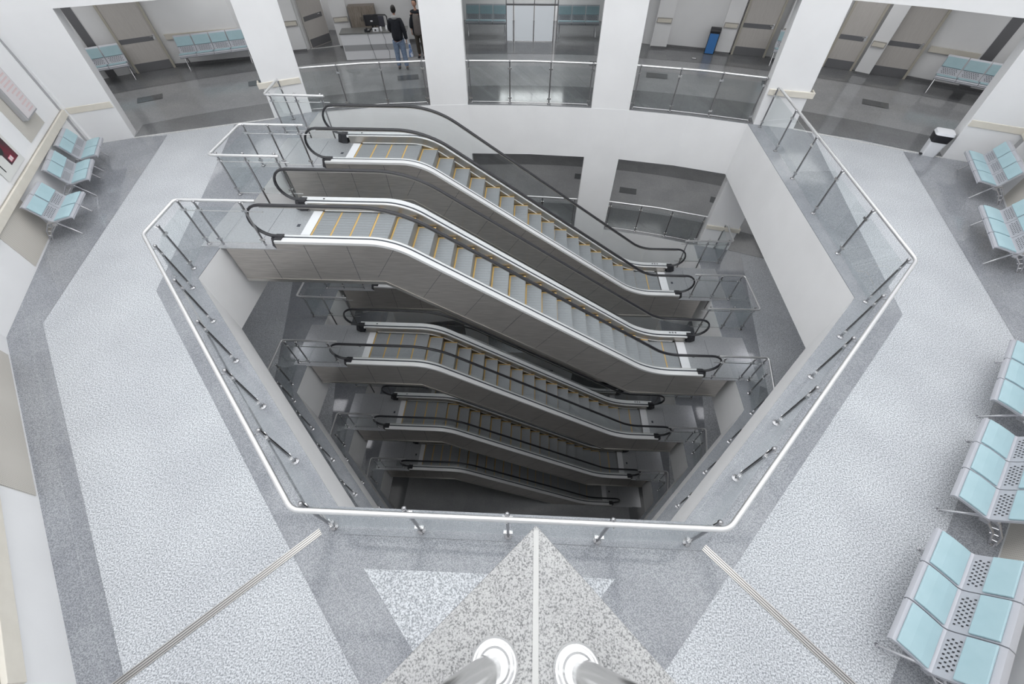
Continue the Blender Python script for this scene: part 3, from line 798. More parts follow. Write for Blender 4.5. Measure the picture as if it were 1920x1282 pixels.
# ------------------------------------------------------------------ benches
def make_bench(n, label, pitch=.51):
    t = thing('bench', label, 'bench', (0, 0, 0))
    L = n * pitch
    mb = MB(); mb.box((-L / 2 + .03, -.12, .30), (L / 2 - .03, -.05, .355)); build('beam', mb, M['legm'], t)
    # side view (y,z): front lip, seat, crease, back, top lip
    prof = [(.29, .395), (.305, .42), (.29, .44), (.245, .446), (.09, .428), (-.03, .41), (-.065, .42), (-.095, .47), (-.155, .60), (-.232, .765), (-.262, .80), (-.292, .795)]
    back = [(y - .0, z - .028) if i < 6 else (y - .028, z - .008) for i, (y, z) in enumerate(prof)]
    seat0 = None
    for i in range(n):
        x = -L / 2 + pitch * (i + .5)
        if seat0 is None:
            w = pitch / 2 - .007
            mb = MB(); m = len(prof)
            vs = [(-w, y, z) for y, z in prof] + [(-w, y, z) for y, z in back] + [(w, y, z) for y, z in prof] + [(w, y, z) for y, z in back]
            fs = []
            for a in range(m - 1):
                fs += [(a, a + 1, 2 * m + a + 1, 2 * m + a), (m + a, m + a + 1, 3 * m + a + 1, 3 * m + a), (a, a + 1, m + a + 1, m + a), (2 * m + a, 2 * m + a + 1, 3 * m + a + 1, 3 * m + a)]
            fs += [(0, m, 3 * m, 2 * m), (m - 1, 2 * m - 1, 4 * m - 1, 3 * m - 1)]
            mb.add(vs, fs)
            # perforations in the lower back
            P0, P1 = Vector((-.072, .43)), Vector((-.130, .545)); dd = (P1 - P0).normalized(); nn = Vector((-dd.y, dd.x)) * -1
            if nn.x < 0: nn = -nn
            for r_ in range(4):
                for c_ in range(7):
                    cx = (c_ - 3) * .052 + (.013 if r_ % 2 else -.013); s_ = .012 + r_ * .031
                    q = P0 + dd * s_ + nn * .003; q2 = P0 + dd * (s_ + .019) + nn * .003
                    hw = .008
                    mb.add([(cx - hw, q.x, q.y), (cx + hw, q.x, q.y), (cx + hw, q2.x, q2.y), (cx - hw, q2.x, q2.y)], [(0, 1, 2, 3)], 1)
            so = build('seat', mb, [M['shell'], M['slot']], t, smooth=35)
            seat0 = so
            pw = w - .014
            mb = MB(); mb.xprism([(.262, .447), (-.03, .412), (-.034, .428), (.05, .446), (.16, .462), (.257, .466)], -pw, pw)
            build('seat_pad', mb, M['pad'], so, bevel=.007)
            a, b = Vector((-.138, .563)), Vector((-.231, .765)); nn2 = Vector((.905, .42)) * .024
            mb = MB(); mb.xprism([(a.x + .002, a.y), (b.x + .002, b.y), (b.x + nn2.x, b.y + nn2.y), (a.x + nn2.x, a.y + nn2.y)], -pw, pw)
            build('back_pad', mb, M['pad'], so, bevel=.007)
        else:
            so = seat0.copy(); COL.objects.link(so); so.parent = t
            for ch in seat0.children:
                c = ch.copy(); COL.objects.link(c); c.parent = so
        so.location = (x, 0, 0)
    for x in (-L / 2 + .075, L / 2 - .075):
        mb = MB()
        mb.tube([(x, -.16, .40), (x, -.05, .34), (x, .16, .012)], [.016, .02, .012], 8)
        mb.tube([(x, -.10, .33), (x, -.26, .20), (x, -.37, .012)], [.018, .014, .012], 8)
        mb.tube([(x, -.18, .38), (x, -.34, .21), (x, -.42, .012)], [.014, .012, .012], 8)
        for f in (.25, .5, .75):
            mb.tube([(x, -.10 - .30 * f, .33 - .32 * f), (x, -.18 - .27 * f, .38 - .36 * f)], .008, 6)
        mb.box((x - .02, -.19, .355), (x + .02, .02, .385))
        for y in (.165, -.395): mb.lathe([(.022, 0), (.022, .012)], c=(x, y, .001), seg=10)
        build('leg', mb, M['legm'], t, smooth=40)
    return t
b3 = make_bench(3, 'tmp'); b2 = make_bench(2, 'tmp'); b4 = make_bench(4, 'tmp'); 
GB = 'waiting benches with pale blue pads along the hall walls'; GC = 'waiting benches in the corridor'
def place(bench, f0, f1, label, group, used={}):
    """f0,f1: the two front feet, the bench faces left of f1->f0 ..."""
    a, b = Vector(f0), Vector(f1); mid = (a + b) / 2; dx = (b - a).normalized()
    rz = math.atan2(dx.y, dx.x)
    n = Vector((-dx.y, dx.x))            # local +Y = front
    loc = mid - n * .165
    if bench.name not in used:
        used[bench.name] = 1; o = bench; o.location = (loc.x, loc.y, 0.016 * 0); o.rotation_euler = (0, 0, rz); o['label'] = label; o['group'] = group
    else: o = put(bench, (loc.x, loc.y, 0), rz, label, group)
    if group == GC: o.scale = (1.08, 1.05, 1.2)
    return o
# f0->f1 direction such that left of it is the front
place(b3, (3.88, .17), (4.86, 1.13), 'three-seat pale blue bench nearest the camera at lower right', GB)
place(b3, (5.37, 1.61), (6.35, 2.58), 'three-seat pale blue bench second from the lower right corner', GB)
place(b3, (6.73, 2.96), (7.71, 4.0), 'three-seat pale blue bench at the middle of the right edge', GB)
place(b3, (9.06, 6.38), (9.65, 7.7), 'three-seat pale blue bench on the far right wall, nearer of the two there', GB)
place(b3, (10.27, 8.71), (10.84, 10.03), 'three-seat pale blue bench beside the far right pier and pedal bin', GB)
place(b2, (-11.25, 9.96), (-10.76, 9.05), 'two-seat pale blue bench closest to the far left pier', GB)
place(b2, (-10.72, 8.87), (-10.22, 8.0), 'two-seat pale blue bench in the middle of the left wall row', GB)
place(b2, (-9.95, 7.48), (-9.57, 6.62), 'two-seat pale blue bench at the near end of the left wall row', GB)
place(b2, (-13.67, 14.96), (-14.46, 14.41), 'two-seat bench in the shaded corridor behind the left pier, beside the door', GC)
place(b4, (-10.35, 16.62), (-12.14, 15.78), 'four-seat bench against the corridor wall, upper left', GC)
place(b3, (-1.2, 19.97), (-2.66, 19.97), 'three-seat bench left of the white glass doors, top centre', GC)
place(b3, (2.53, 19.95), (1.07, 19.95), 'three-seat bench right of the white glass doors, top centre', GC)
place(b2, (9.46, 16.65), (8.52, 17.02), 'bench half hidden behind the right pier, beside the corridor door', GC)
place(b3, (14.0, 13.85), (12.71, 14.79), 'three-seat bench in the corridor at the upper right', GC)

# ------------------------------------------------------------------ corridor fittings
def wallseg(x): # y of the back wall at x
    for i in range(len(BACK) - 1):
        if BACK[i][0] <= x <= BACK[i + 1][0]:
            t = (x - BACK[i][0]) / (BACK[i + 1][0] - BACK[i][0]); return BACK[i][1] * (1 - t) + BACK[i + 1][1] * t
def door(idx, p, q, hinge=None):
    """closed door in the back wall between plan points p and q (front side = towards the void)"""
    dd = (Vector(q) - Vector(p)).normalized(); n = Vector((dd.y, -dd.x)); rz = math.atan2(dd.y, dd.x); L = (Vector(q) - Vector(p)).length
    t = bpy.data.objects.new('door_%d' % idx, None); t.location = (p[0], p[1], 0); t.rotation_euler = (0, 0, rz); link(t); t['kind'] = 'structure'
    mb = MB()
    mb.box((-.07, -.09, 0), (0, .03, 2.1)); mb.box((L, -.09, 0), (L + .07, .03, 2.1)); mb.box((-.07, -.09, 2.1), (L + .07, .03, 2.17)); build('door_frame', mb, M['doorframe'], t)
    mb = MB(); mb.box((0, -.055, .012), (L, -.01, 2.09)); lf = build('door_leaf', mb, M['door'], t)
    mb = MB(); mb.box((0.0, -.06, .84), (L - .1, -.0555, .97)); build('door_band', mb, M['doorband'], lf)
    mb = MB(); mb.box((0.0, -.06, .015), (L, -.0555, .27)); build('kick_plate', mb, M['doorband'], lf)
    mb = MB(); mb.box((L - .09, -.065, .86), (L - .03, -.056, 1.0)); mb.tube([(L - .06, -.06, .95), (L - .06, -.10, .95), (L - .17, -.10, .95)], .01, 6); build('door_handle', mb, M['chrome'], lf)
    return t
door(1, (-13.98, 15.62), (-13.06, 16.20)); door(2, (7.60, 18.22), (8.62, 17.93)); door(3, (10.5, 17.06), (11.25, 16.70)); door(4, (11.80, 16.44), (12.70, 16.02))
# pilasters standing in front of the back wall, each with a bumper block
def pilaster(p, q, label, dep=.28, z1=2.86):
    dd = (Vector(q) - Vector(p)).normalized(); n = Vector((-dd.y, dd.x)); a = Vector(p); b = Vector(q)
    mb = MB(); mb.prism([tuple(a), tuple(b), tuple(b + n * dep), tuple(a + n * dep)], 0, z1)
    struct('wall_pilaster', mb, M['wall'])
    mb = MB(); mb.obox(a, b, .02, 0, .075, off=-.008); struct('baseboard_pilaster', mb, M['skirting'])
    c = (a + b) / 2; L = (b - a).length
    mb = MB(); mb.obox(a + dd * .03, b - dd * .03, .05, .81, .96, 0, off=-.03); mb.obox(a + dd * .05, b - dd * .05, .004, .83, .94, 1, off=-.058)
    o = build('bumper_block', mb, [M['creamline'], M['cream']], loc=(c.x, c.y, .81)); tag(o, label, 'bumper', 'bumper blocks on the corridor pilasters')
pilaster((-9.34, 17.85), (-8.76, 18.02), 'cream bumper block on the pilaster left of the open doorway')
pilaster((-7.57, 18.40), (-7.02, 18.6), 'cream bumper block on the pilaster between doorway and cupboard')
pilaster((4.59, 18.80), (5.18, 18.70), 'cream bumper block on the pilaster left of the blue bin')
pilaster((6.92, 18.27), (7.43, 18.12), 'cream bumper block on the pilaster right of the blue bin')
pilaster((8.80, 17.62), (9.40, 17.40), 'cream bumper block above the half hidden bench')
pilaster((11.26, 16.42), (11.62, 16.15), 'cream bumper block on the pilaster between the two right doors')
pilaster((-4.55, 18.9), (-3.9, 18.95), 'cream bumper block on the pilaster beside the standing people')
# wall pieces at the sides of the door recess, skirting
def basebrd(name, p, q):
    mb = MB(); mb.obox(p, q, .02, 0, .09, off=-.012); struct(name, mb, M['skirting'])
basebrd('baseboard_back', (-13.0, 16.26), (-10.6, 17.08)); basebrd('baseboard_back', (5.2, 18.93), (6.9, 18.46)); basebrd('baseboard_back', (12.78, 16.02), (15, 14.56)); basebrd('baseboard_back', (-7.5, 18.66), (-4.6, 19.3))
def wall_bumper(p, q, label):
    mb = MB(); mb.obox(p, q, .045, .80, .95, 0, off=-.04); mb.obox(p, q, .01, .785, .80, 1, off=-.01); o = build('bumper_rail', mb, [M['cream'], M['creamline']], loc=(p[0], p[1], .8))
    tag(o, label, 'bumper rail', 'bumper rails in the corridor')
wall_bumper((-12.85, 16.35), (-10.62, 17.12), 'cream bumper rail behind the four-seat corridor bench')
wall_bumper((-16.2, 13.66), (-15.0, 14.92), 'cream bumper rail behind the shaded two-seat bench')
wall_bumper((12.9, 15.98), (14.0, 15.27), 'cream bumper rail above the upper right corridor bench')
mb = MB(); mb.obox((-14.75, 15.12), (-14.55, 15.27), .02, 0, 2.8, off=-.015); struct('trim_7', mb, M['doorband'])
mb = MB(); mb.obox((14.05, 15.24), (14.3, 15.07), .02, 0, 2.8, off=-.015); struct('trim_8', mb, M['doorband'])
# open doorway: dark recess panel, leaf ajar
mb = MB(); mb.prism([(-8.74, 18.17), (-7.58, 18.60), (-7.58, 18.72), (-8.74, 18.29)], 2.12, 2.86); struct('wall_over_doorway', mb, M['wall'])
mb = MB(); mb.prism([(-8.70, 18.17), (-7.62, 18.57), (-7.62, 18.67), (-8.70, 18.27)], .0125, .02); struct('trim_10', mb, M['thresh'])
dl = thing('door_leaf', 'open beige door leaf with two dark bands left of the reception desk', 'door', (-8.72, 18.0, 0), R(52))
mb = MB(); mb.box((0, -.02, .01), (1.02, .02, 2.08)); build('panel', mb, M['door'], dl)
mb = MB(); mb.box((.04, -.026, .84), (.92, -.0205, .98)); build('door_band', mb, M['doorband'], dl)
mb = MB(); mb.box((.02, -.026, .03), (1.0, -.0205, .29)); build('kick_plate', mb, M['doorband'], dl)
mb = MB(); mb.tube([(.78, -.02, .95), (.78, -.07, .95), (.68, -.07, .95)], .01, 6); build('door_handle', mb, M['chrome'], dl)
dl.rotation_euler = (0, 0, R(62)); dl.location = (-8.66, 18.26, .01)

# glass doors in the middle of the back wall
wd = bpy.data.objects.new('window_1', None); wd.location = (0, 19.4, 0); link(wd); wd['kind'] = 'structure'
mb = MB(); mb.box((-3.85, -.04, 0), (-1.08, -.03, 2.85)); mb.box((.92, -.04, 0), (3.85, -.03, 2.85)); mb.box((-1.05, -.04, 1.2), (.92, -.03, 2.85)); build('smoked_panel', mb, M['screenglass'], wd)
mb = MB()
for a, b in ((-1.06, -.82), (-.74, -.02), (.04, .76)): mb.box((a, -.05, .04), (b, -.01, 1.15))
build('frosted_pane', mb, M['whiteglass'], wd)
mb = MB()
for a in (-1.08, -.80, -.005, .78, .90): mb.box((a, -.07, 0), (a + .03, .0, 2.85))
mb.box((-1.08, -.06, 1.15), (.93, 0, 1.2))
build('window_frame', mb, M['doorband'], wd)

# blue litter bin
bb = thing('litter_bin', 'tall blue litter bin with a dark lid against the corridor pilaster', 'bin', (6.72, 18.28, 0), R(-18))
mb = MB(); mb.prism([(-.17, -.14), (.17, -.14), (.17, .14), (-.17, .14)], .005, .66); build('body', mb, M['blackp'], bb, bevel=.02)
mb = MB(); mb.box((-.155, -.146, .03), (.155, -.139, .64)); build('front_panel', mb, M['blue'], bb)
mb = MB(); mb.xprism([(-.15, .66), (.15, .66), (.15, .76), (.06, .80), (-.10, .78), (-.15, .72)], -.18, .18); build('lid', mb, M['blackp'], bb, bevel=.015)
# pedal bin
pb = thing('pedal_bin', 'white pedal bin with a black bag rim beside the far right pier', 'bin', (10.52, 10.78, 0), R(-22))
body = [(.17 * math.cos(a) * (1 if True else 1), .15 * math.sin(a)) for a in [2 * PI * i / 20 for i in range(20)]]
def rr(hx, hy, r, n=4):
    out = []
    for cx, cy, a0 in ((hx - r, hy - r, 0), (-hx + r, hy - r, 90), (-hx + r, -hy + r, 180), (hx - r, -hy + r, 270)):
        out += [(cx + r * math.cos(R(a0 + 90 * i / n)), cy + r * math.sin(R(a0 + 90 * i / n))) for i in range(n + 1)]
    return out
mb = MB(); mb.prism(rr(.15, .13, .05), .005, .36, top=rr(.175, .155, .05)); build('body', mb, M['whitep'], pb, smooth=40)
mb = MB(); mb.prism(rr(.178, .158, .05), .36, .54, top=rr(.205, .18, .06)); build('bag_rim', mb, M['rubber'], pb, smooth=40)
mb = MB(); mb.prism(rr(.205, .185, .07), .54, .60, top=rr(.19, .17, .07)); build('lid', mb, M['whitep'], pb, smooth=40)
mb = MB(); mb.box((-.21, -.14, .03), (-.15, -.06, .05)); build('pedal', mb, M['blackp'], pb)

# small wall lights / exit boxes high on the corridor walls
def exitbox(p, q, z, label):
    a, b = Vector(p), Vector(q); t = thing('wall_light', label, 'light', (a.x, a.y, z), math.atan2((b - a).y, (b - a).x), 'small black-framed wall lights in the corridor'); L = (b - a).length
    mb = MB(); mb.box((0, -.06, 0), (L, -.005, .16)); build('case', mb, M['blackp'], t, bevel=.01)
    mb = MB(); mb.box((L * .12, -.066, .03), (L * .55, -.0605, .13)); build('diffuser', mb, M['glow'], t)
exitbox((-12.62, 16.44), (-12.28, 16.55), 1.95, 'small black-framed wall light above the four-seat corridor bench')
exitbox((12.95, 15.98), (13.25, 15.79), 2.0, 'small black-framed wall light above the upper right corridor bench')
mb = MB(); mb.box((-.09, -.06, 0), (.09, .06, .006)); mb.box((-.07, -.045, .006), (.07, .045, .008), 1)
o = build('floor_socket', mb, [M['blackp'], M['white']]); o.location = (6.03, 17.68, .008); o.rotation_euler = (0, 0, R(-15)); tag(o, 'small white floor socket plate on the grey floor before the blue bin', 'floor socket')

# ------------------------------------------------------------------ reception
dk = thing('reception_desk', 'white reception desk with a grey stripe and dark top', 'desk', (-6.90, 17.02, 0), R(9))
DLn = 2.35; DW = .62; DH = .80
mb = MB(); mb.box((0, 0, .02), (DLn, .03, DH)); mb.box((0, .03, .02), (.03, DW, DH)); mb.box((DLn - .03, .03, .02), (DLn, DW, DH)); build('carcass', mb, M['white'], dk, bevel=.004)
mb = MB(); mb.box((.03, -.006, .30), (DLn - .02, -.0005, .48)); build('front_stripe', mb, M['greystrip'], dk)
mb = MB(); mb.box((-.02, -.02, DH), (DLn + .02, DW + .02, DH + .03)); build('desktop', mb, M['desktop'], dk, bevel=.004)
def on_desk(u, v, z=DH + .03): 
    c, s = math.cos(R(9)), math.sin(R(9)); return (-6.90 + c * u - s * v, 17.02 + s * u + c * v, z)
mo = thing('computer_monitor', 'black computer monitor seen from behind on the reception desk', 'monitor', on_desk(1.15, .38), R(12))
mb = MB(); mb.box((-.25, -.02, .10), (.25, .02, .42)); build('screen', mb, M['blackp'], mo, bevel=.008)
mb = MB(); mb.box((-.04, -.024, .22), (.04, -.0205, .26)); build('badge', mb, M['white'], mo)
mb = MB(); mb.box((-.03, -.01, .01), (.03, .03, .2)); mb.box((-.11, -.08, 0), (.11, .08, .012)); build('stand', mb, M['blackp'], mo)
def small(name, mbx, mats, u, v, label, cat, rz=0):
    o = build(name, mbx, mats, bevel=.004); o.location = on_desk(u, v); o.rotation_euler = (0, 0, rz); return tag(o, label, cat)
mb = MB(); mb.box((-.09, -.10, 0), (.09, .10, .05)); mb.box((-.085, -.1, .05), (-.03, .1, .085)); mb.box((.0, -.05, .05), (.07, .04, .055), 1); small('telephone', mb, [M['blackp'], M['greystrip']], .98, .12, 'black desk telephone at the left of the desk clutter', 'telephone')
mb = MB(); mb.box((-.10, -.05, 0), (.10, .05, .09)); mb.box((-.03, -.052, .02), (.03, -.0505, .07), 1); small('desk_camera', mb, [M['whitep'], M['blackp']], 1.27, .12, 'small grey and white device beside the desk telephone', 'device')
mb = MB(); mb.lathe([(.035, 0), (.04, .06), (.03, .13)], seg=12); small('paper_cup', mb, M['white'], 1.46, .12, 'white cup on the reception desk, left one', 'cup')
mb = MB(); mb.lathe([(.035, 0), (.045, .07), (.03, .15)], seg=12); small('paper_cup', mb, M['white'], 1.66, .14, 'white cup on the reception desk, nearest the man', 'cup')
def cable(pts, label, m='blackp'):
    mb = MB(); P = [Vector(on_desk(u, v, z)) for u, v, z in pts]
    mb.tube(P, .006, 6); o = build('cable', mb, M[m], loc=tuple(P[-1])); tag(o, label, 'cable')
cable([(.98, .0, DH + .04), (.98, -.03, DH + .02), (1.0, -.035, .5), (1.06, -.035, .2), (1.08, -.06, .015)], 'dark cable hanging down the left part of the desk front')
cable([(1.5, .02, DH + .04), (1.5, -.03, DH + .02), (1.56, -.035, .6), (1.54, -.035, .42), (1.62, -.035, .25), (1.58, -.06, .015)], 'dark wavy cable hanging down the right part of the desk front')
cb = thing('cupboard', 'grey oak two-door cupboard behind the reception desk', 'cupboard', (-6.96, 18.74, 0), R(10))
mb = MB(); mb.box((0, -.35, .02), (.95, 0, 1.28)); build('carcass', mb, M['wood'], cb)
for i in range(2):
    mb = MB(); mb.box((.01 + i * .47, -.372, .06), (.465 + i * .47, -.352, 1.24)); dd_ = build('cupboard_door', mb, M['wood'], cb)
    mb = MB(); mb.box((.42 + i * .08 - .01, -.39, .85), (.42 + i * .08 + .01, -.373, .97)); build('handle', mb, M['chrome'], dd_)
oc = thing('office_chair', 'black office chair with framed back behind the reception desk', 'chair', (-5.72, 18.3, 0), R(0))
mb = MB(); mb.tube([(-.24, 0, .5), (-.25, .02, 1.02), (-.2, .03, 1.07), (.2, .03, 1.07), (.25, .02, 1.02), (.24, 0, .5)], .022, 8); build('back_frame', mb, M['blackp'], oc)
mb = MB(); mb.box((-.13, .0, .55), (.13, .03, 1.04)); build('backrest', mb, plain('chair_mesh', (.07, .07, .09), .8), oc)
mb = MB(); mb.box((-.25, -.45, .44), (.25, .02, .5)); build('seat', mb, M['blackp'], oc, bevel=.02)
mb = MB(); mb.tube([(0, -.2, .06), (0, -.2, .44)], .03, 8)
for i in range(5):
    a = 2 * PI * i / 5; mb.tube([(0, -.2, .08), (.28 * math.cos(a), -.2 + .28 * math.sin(a), .05)], .018, 6); mb.ball((.28 * math.cos(a), -.2 + .28 * math.sin(a), .03), .03, 8, 5)
build('base', mb, M['blackp'], oc)
# room door frame behind the people etc.

# ------------------------------------------------------------------ people
def skinbody(name, verts, edges, radii, mat, parent, root=0, sub=2):
    me = bpy.data.meshes.new(name); me.from_pydata(verts, edges, []); me.materials.append(mat)
    o = bpy.data.objects.new(name, me); link(o, parent)
    sm = o.modifiers.new('skin', 'SKIN'); sm.use_smooth_shade = True; sm.branch_smoothing = .6
    for i, r_ in enumerate(radii):
        me.skin_vertices[0].data[i].radius = r_ if isinstance(r_, tuple) else (r_, r_)
        me.skin_vertices[0].data[i].use_root = (i == root)
    s = o.modifiers.new('sub', 'SUBSURF'); s.levels = sub; s.render_levels = sub
    return o
def chainpart(name, pts, radii, mat, parent, sub=2):
    return skinbody(name, pts, [(i, i + 1) for i in range(len(pts) - 1)], radii, mat, parent, 0, sub)
def hand(parent, c, s, mat, name='hand'):
    """hanging half-curled hand with thumb and four fingers; c wrist position, s side"""
    v = [c, (c[0], c[1], c[2] - .05), (c[0], c[1] - .005, c[2] - .085)]; e = [(0, 1), (1, 2)]; r = [(.022, .018), (.018, .034), (.014, .036)]
    for i, L in enumerate((.060, .068, .064, .050)):
        y = c[1] - .028 + i * .019; n = len(v)
        v += [(c[0], y, c[2] - .095), (c[0] - s * .008, y, c[2] - .095 - L * .55), (c[0] - s * .026, y, c[2] - .095 - L)]
        e += [(2, n), (n, n + 1), (n + 1, n + 2)]; r += [.0095, .0085, .007]
    n = len(v); v += [(c[0] - s * .01, c[1] - .040, c[2] - .055), (c[0] - s * .02, c[1] - .052, c[2] - .09)]; e += [(1, n), (n, n + 1)]; r += [.011, .009]
    return skinbody(name, v, e, r, mat, parent, 0, 1)

def head(parent, c, h=.115, turn=0., hairfull=True):
    """ellipsoidal head with face on the local -Y side when turn=0 (rotated about z by turn)"""
    t = Matrix.Rotation(turn, 4, 'Z')
    mb = MB(); mb.ball((0, 0, 0), (.076, .094, h), 18, 14)
    vs = []
    for x, y, z in mb.v:
        if z < -.02: x *= 1 + (z + .02) * 2.2; y = y * (1 + (z + .02) * 1.2) - (-z - .02) * .10
        if y < 0: y *= .93
        vs.append((x, y, z))
    mb.v = vs
    # nose, ears, mouth, eyes
    mb.add([(-.012, -.080, -.02), (.012, -.080, -.02), (0, -.112, -.026), (0, -.086, .018)], [(0, 1, 2), (0, 2, 3), (1, 3, 2), (0, 3, 1)])
    for s in (-1, 1): mb.ball((s * .077, .006, -.005), (.009, .020, .031), 8, 6)
    for s in (-1, 1): mb.ball((s * .029, -.079, .012), (.011, .006, .007), 8, 5, 1)
    mb.ball((0, -.084, -.055), (.022, .006, .006), 8, 5, 2)
    mb.v = [tuple((t @ Vector(p)) + Vector(c)) for p in mb.v]
    ho = build('head', mb, [M['skin'], M['hair'], plain('lips', (.35, .13, .12), .5)], parent, smooth=60)
    mb = MB(); mb.ball((0, .014, .02), (.084, .096, h + .0), 18, 12)
    vs = []
    for x, y, z in mb.v:
        if y < -.03 and z < .075: y = -.03 + (y + .03) * .2
        if z < -.065: z = -.065 + (z + .065) * .15
        vs.append((x, y, z))
    mb.v = [tuple((t @ Vector(p)) + Vector(c)) for p in vs]
    build('hair', mb, M['hair'], parent, smooth=60)
    return ho

# man with his back to the void, leaning towards the desk
mn = thing('person', 'person in a black jacket with grey hood and blue jeans, back turned, holding a bag', 'person', (-4.62, 16.28, 0), R(8))
V = [(0, .02, .90), (0, .05, 1.08), (0, .08, 1.26), (0, .10, 1.40), (0, .115, 1.49), (0, .13, 1.56),
     (-.10, .02, .86), (-.115, .03, .48), (-.13, .0, .08), (-.135, .13, .035),
     (.10, .0, .86), (.125, -.01, .48), (.15, -.05, .08), (.16, .08, .035),
     (-.16, .10, 1.40), (-.24, .16, 1.16), (-.20, .36, 1.02),
     (.16, .08, 1.40), (.235, .02, 1.14), (.275, .04, .88)]
E_ = [(0, 1), (1, 2), (2, 3), (3, 4), (4, 5), (0, 6), (6, 7), (7, 8), (8, 9), (0, 10), (10, 11), (11, 12), (12, 13), (3, 14), (14, 15), (15, 16), (3, 17), (17, 18), (18, 19)]
RR = [(.13, .10), (.13, .10), (.15, .105), (.13, .09), .05, .045, .085, .055, .04, .035, .085, .055, .04, .035, .055, .042, .03, .055, .042, .03]
skinbody('body', V, E_, RR, M['skin'], mn)
skinbody('jacket', [(0, .02, .78), (0, .05, 1.06), (0, .085, 1.26), (0, .11, 1.41), (-.16, .10, 1.40), (-.245, .16, 1.15), (-.205, .36, 1.02), (.16, .09, 1.40), (.25, .02, 1.14), (.278, .04, .86)],
         [(0, 1), (1, 2), (2, 3), (3, 4), (4, 5), (5, 6), (3, 7), (7, 8), (8, 9)], [(.21, .16), (.205, .155), (.225, .16), (.17, .12), .10, .078, .058, .10, .078, .058], M['navy'], mn)
skinbody('jeans', [(0, .02, .98), (-.10, .02, .80), (-.115, .03, .48), (-.13, .0, .09), (.10, .0, .80), (.125, -.01, .48), (.15, -.05, .09)], [(0, 1), (1, 2), (2, 3), (0, 4), (4, 5), (5, 6)],
         [(.17, .14), .125, .092, .08, .125, .092, .08], M['denim'], mn)
mb = MB(); mb.ball((0, .06, 1.47), (.115, .09, .06), 16, 8); build('hood', mb, M['hood'], mn, smooth=60)
head(mn, (0.0, .15, 1.645), .118, turn=R(180))
for s, p in ((-1, (-.13, .05, .04)), (1, (.15, 0, .04))):
    mb = MB(); mb.ball((p[0], p[1], .045), (.048, .13, .042), 12, 8); build('shoe', mb, M['blackp'], mn, smooth=60)
hand(mn, (.278, .04, .90), 1, M['skin']); hand(mn, (-.20, .385, 1.05), -1, M['skin'])
bg = thing('shopping_bag', 'blue and white plastic bag hanging from the hand of the person in black', 'bag', (-4.28, 16.38, .38), R(8))
mb = MB(); mb.prism(rr(.07, .13, .05), 0, .36, top=rr(.03, .07, .02)); build('bag_body', mb, M['bagblue'], bg, smooth=40)
mb = MB(); mb.tube([(0, -.05, .35), (-.02, -.02, .45), (-.02, .02, .45), (0, .05, .35)], .007, 6); build('bag_handle', mb, M['bagblue'], bg)

# second person facing the void, half behind the pier
wm = thing('person', 'person in a grey-brown tunic and long black coat half hidden by the pier', 'person', (-4.15, 17.45, 0), R(-8))
V = [(0, 0, .88), (0, 0, 1.05), (0, 0, 1.22), (0, 0, 1.36), (0, 0, 1.45), (0, 0, 1.52), (-.09, 0, .84), (-.095, .0, .46), (-.095, .03, .08), (-.10, -.10, .035), (.09, 0, .84), (.10, 0, .46), (.10, .03, .08), (.105, -.10, .035),
     (-.15, 0, 1.36), (-.22, .02, 1.1), (-.24, -.04, .84), (.15, 0, 1.36), (.22, .02, 1.1), (.23, -.06, .86)]
skinbody('body', V, E_, [(.12, .09), (.11, .09), (.13, .095), (.11, .08), .045, .042, .08, .05, .036, .032, .08, .05, .036, .032, .048, .037, .027, .048, .037, .027], M['skin'], wm)
skinbody('tunic', [(0, -.01, .66), (0, -.01, .86), (0, -.01, 1.05), (0, -.01, 1.22), (0, 0, 1.37)], [(0, 1), (1, 2), (2, 3), (3, 4)], [(.19, .13), (.17, .125), (.15, .115), (.155, .12), (.11, .08)], M['dress'], wm)
skinbody('trousers', [(0, 0, .8), (-.09, 0, .72), (-.095, 0, .46), (-.095, .03, .09), (.09, 0, .72), (.10, 0, .46), (.10, .03, .09)], [(0, 1), (1, 2), (2, 3), (0, 4), (4, 5), (5, 6)], [.11, .095, .075, .065, .095, .075, .065], M['trousers'], wm)
skinbody('coat', [(-.14, .05, .62), (-.15, .05, .95), (-.13, .04, 1.2), (-.13, .02, 1.39), (-.225, .02, 1.1), (-.245, -.04, .88), (0, .06, 1.36), (.13, .02, 1.37), (.225, .02, 1.1), (.235, -.06, .9), (.14, .05, 1.1), (.15, .05, .62)],
         [(0, 1), (1, 2), (2, 3), (3, 4), (4, 5), (3, 6), (6, 7), (7, 8), (8, 9), (7, 10), (10, 11)], [(.10, .10), (.10, .10), (.10, .09), .095, .075, .062, .09, .095, .075, .062, (.10, .09), (.10, .10)], M['navy'], wm)
mb = MB(); mb.ball((0, .02, 1.36), (.215, .10, .075), 16, 8); mb.ball((0, .07, 1.0), (.21, .07, .42), 16, 10); build('coat_back', mb, M['navy'], wm, smooth=60)
head(wm, (0, -.02, 1.61), .115)
for x in (-.10, .105):
    mb = MB(); mb.ball((x, -.04, .045), (.045, .125, .04), 12, 8); build('shoe', mb, M['blackp'], wm, smooth=60)
hand(wm, (-.24, -.04, .86), -1, M['skin']); hand(wm, (.23, -.06, .88), 1, M['skin'])

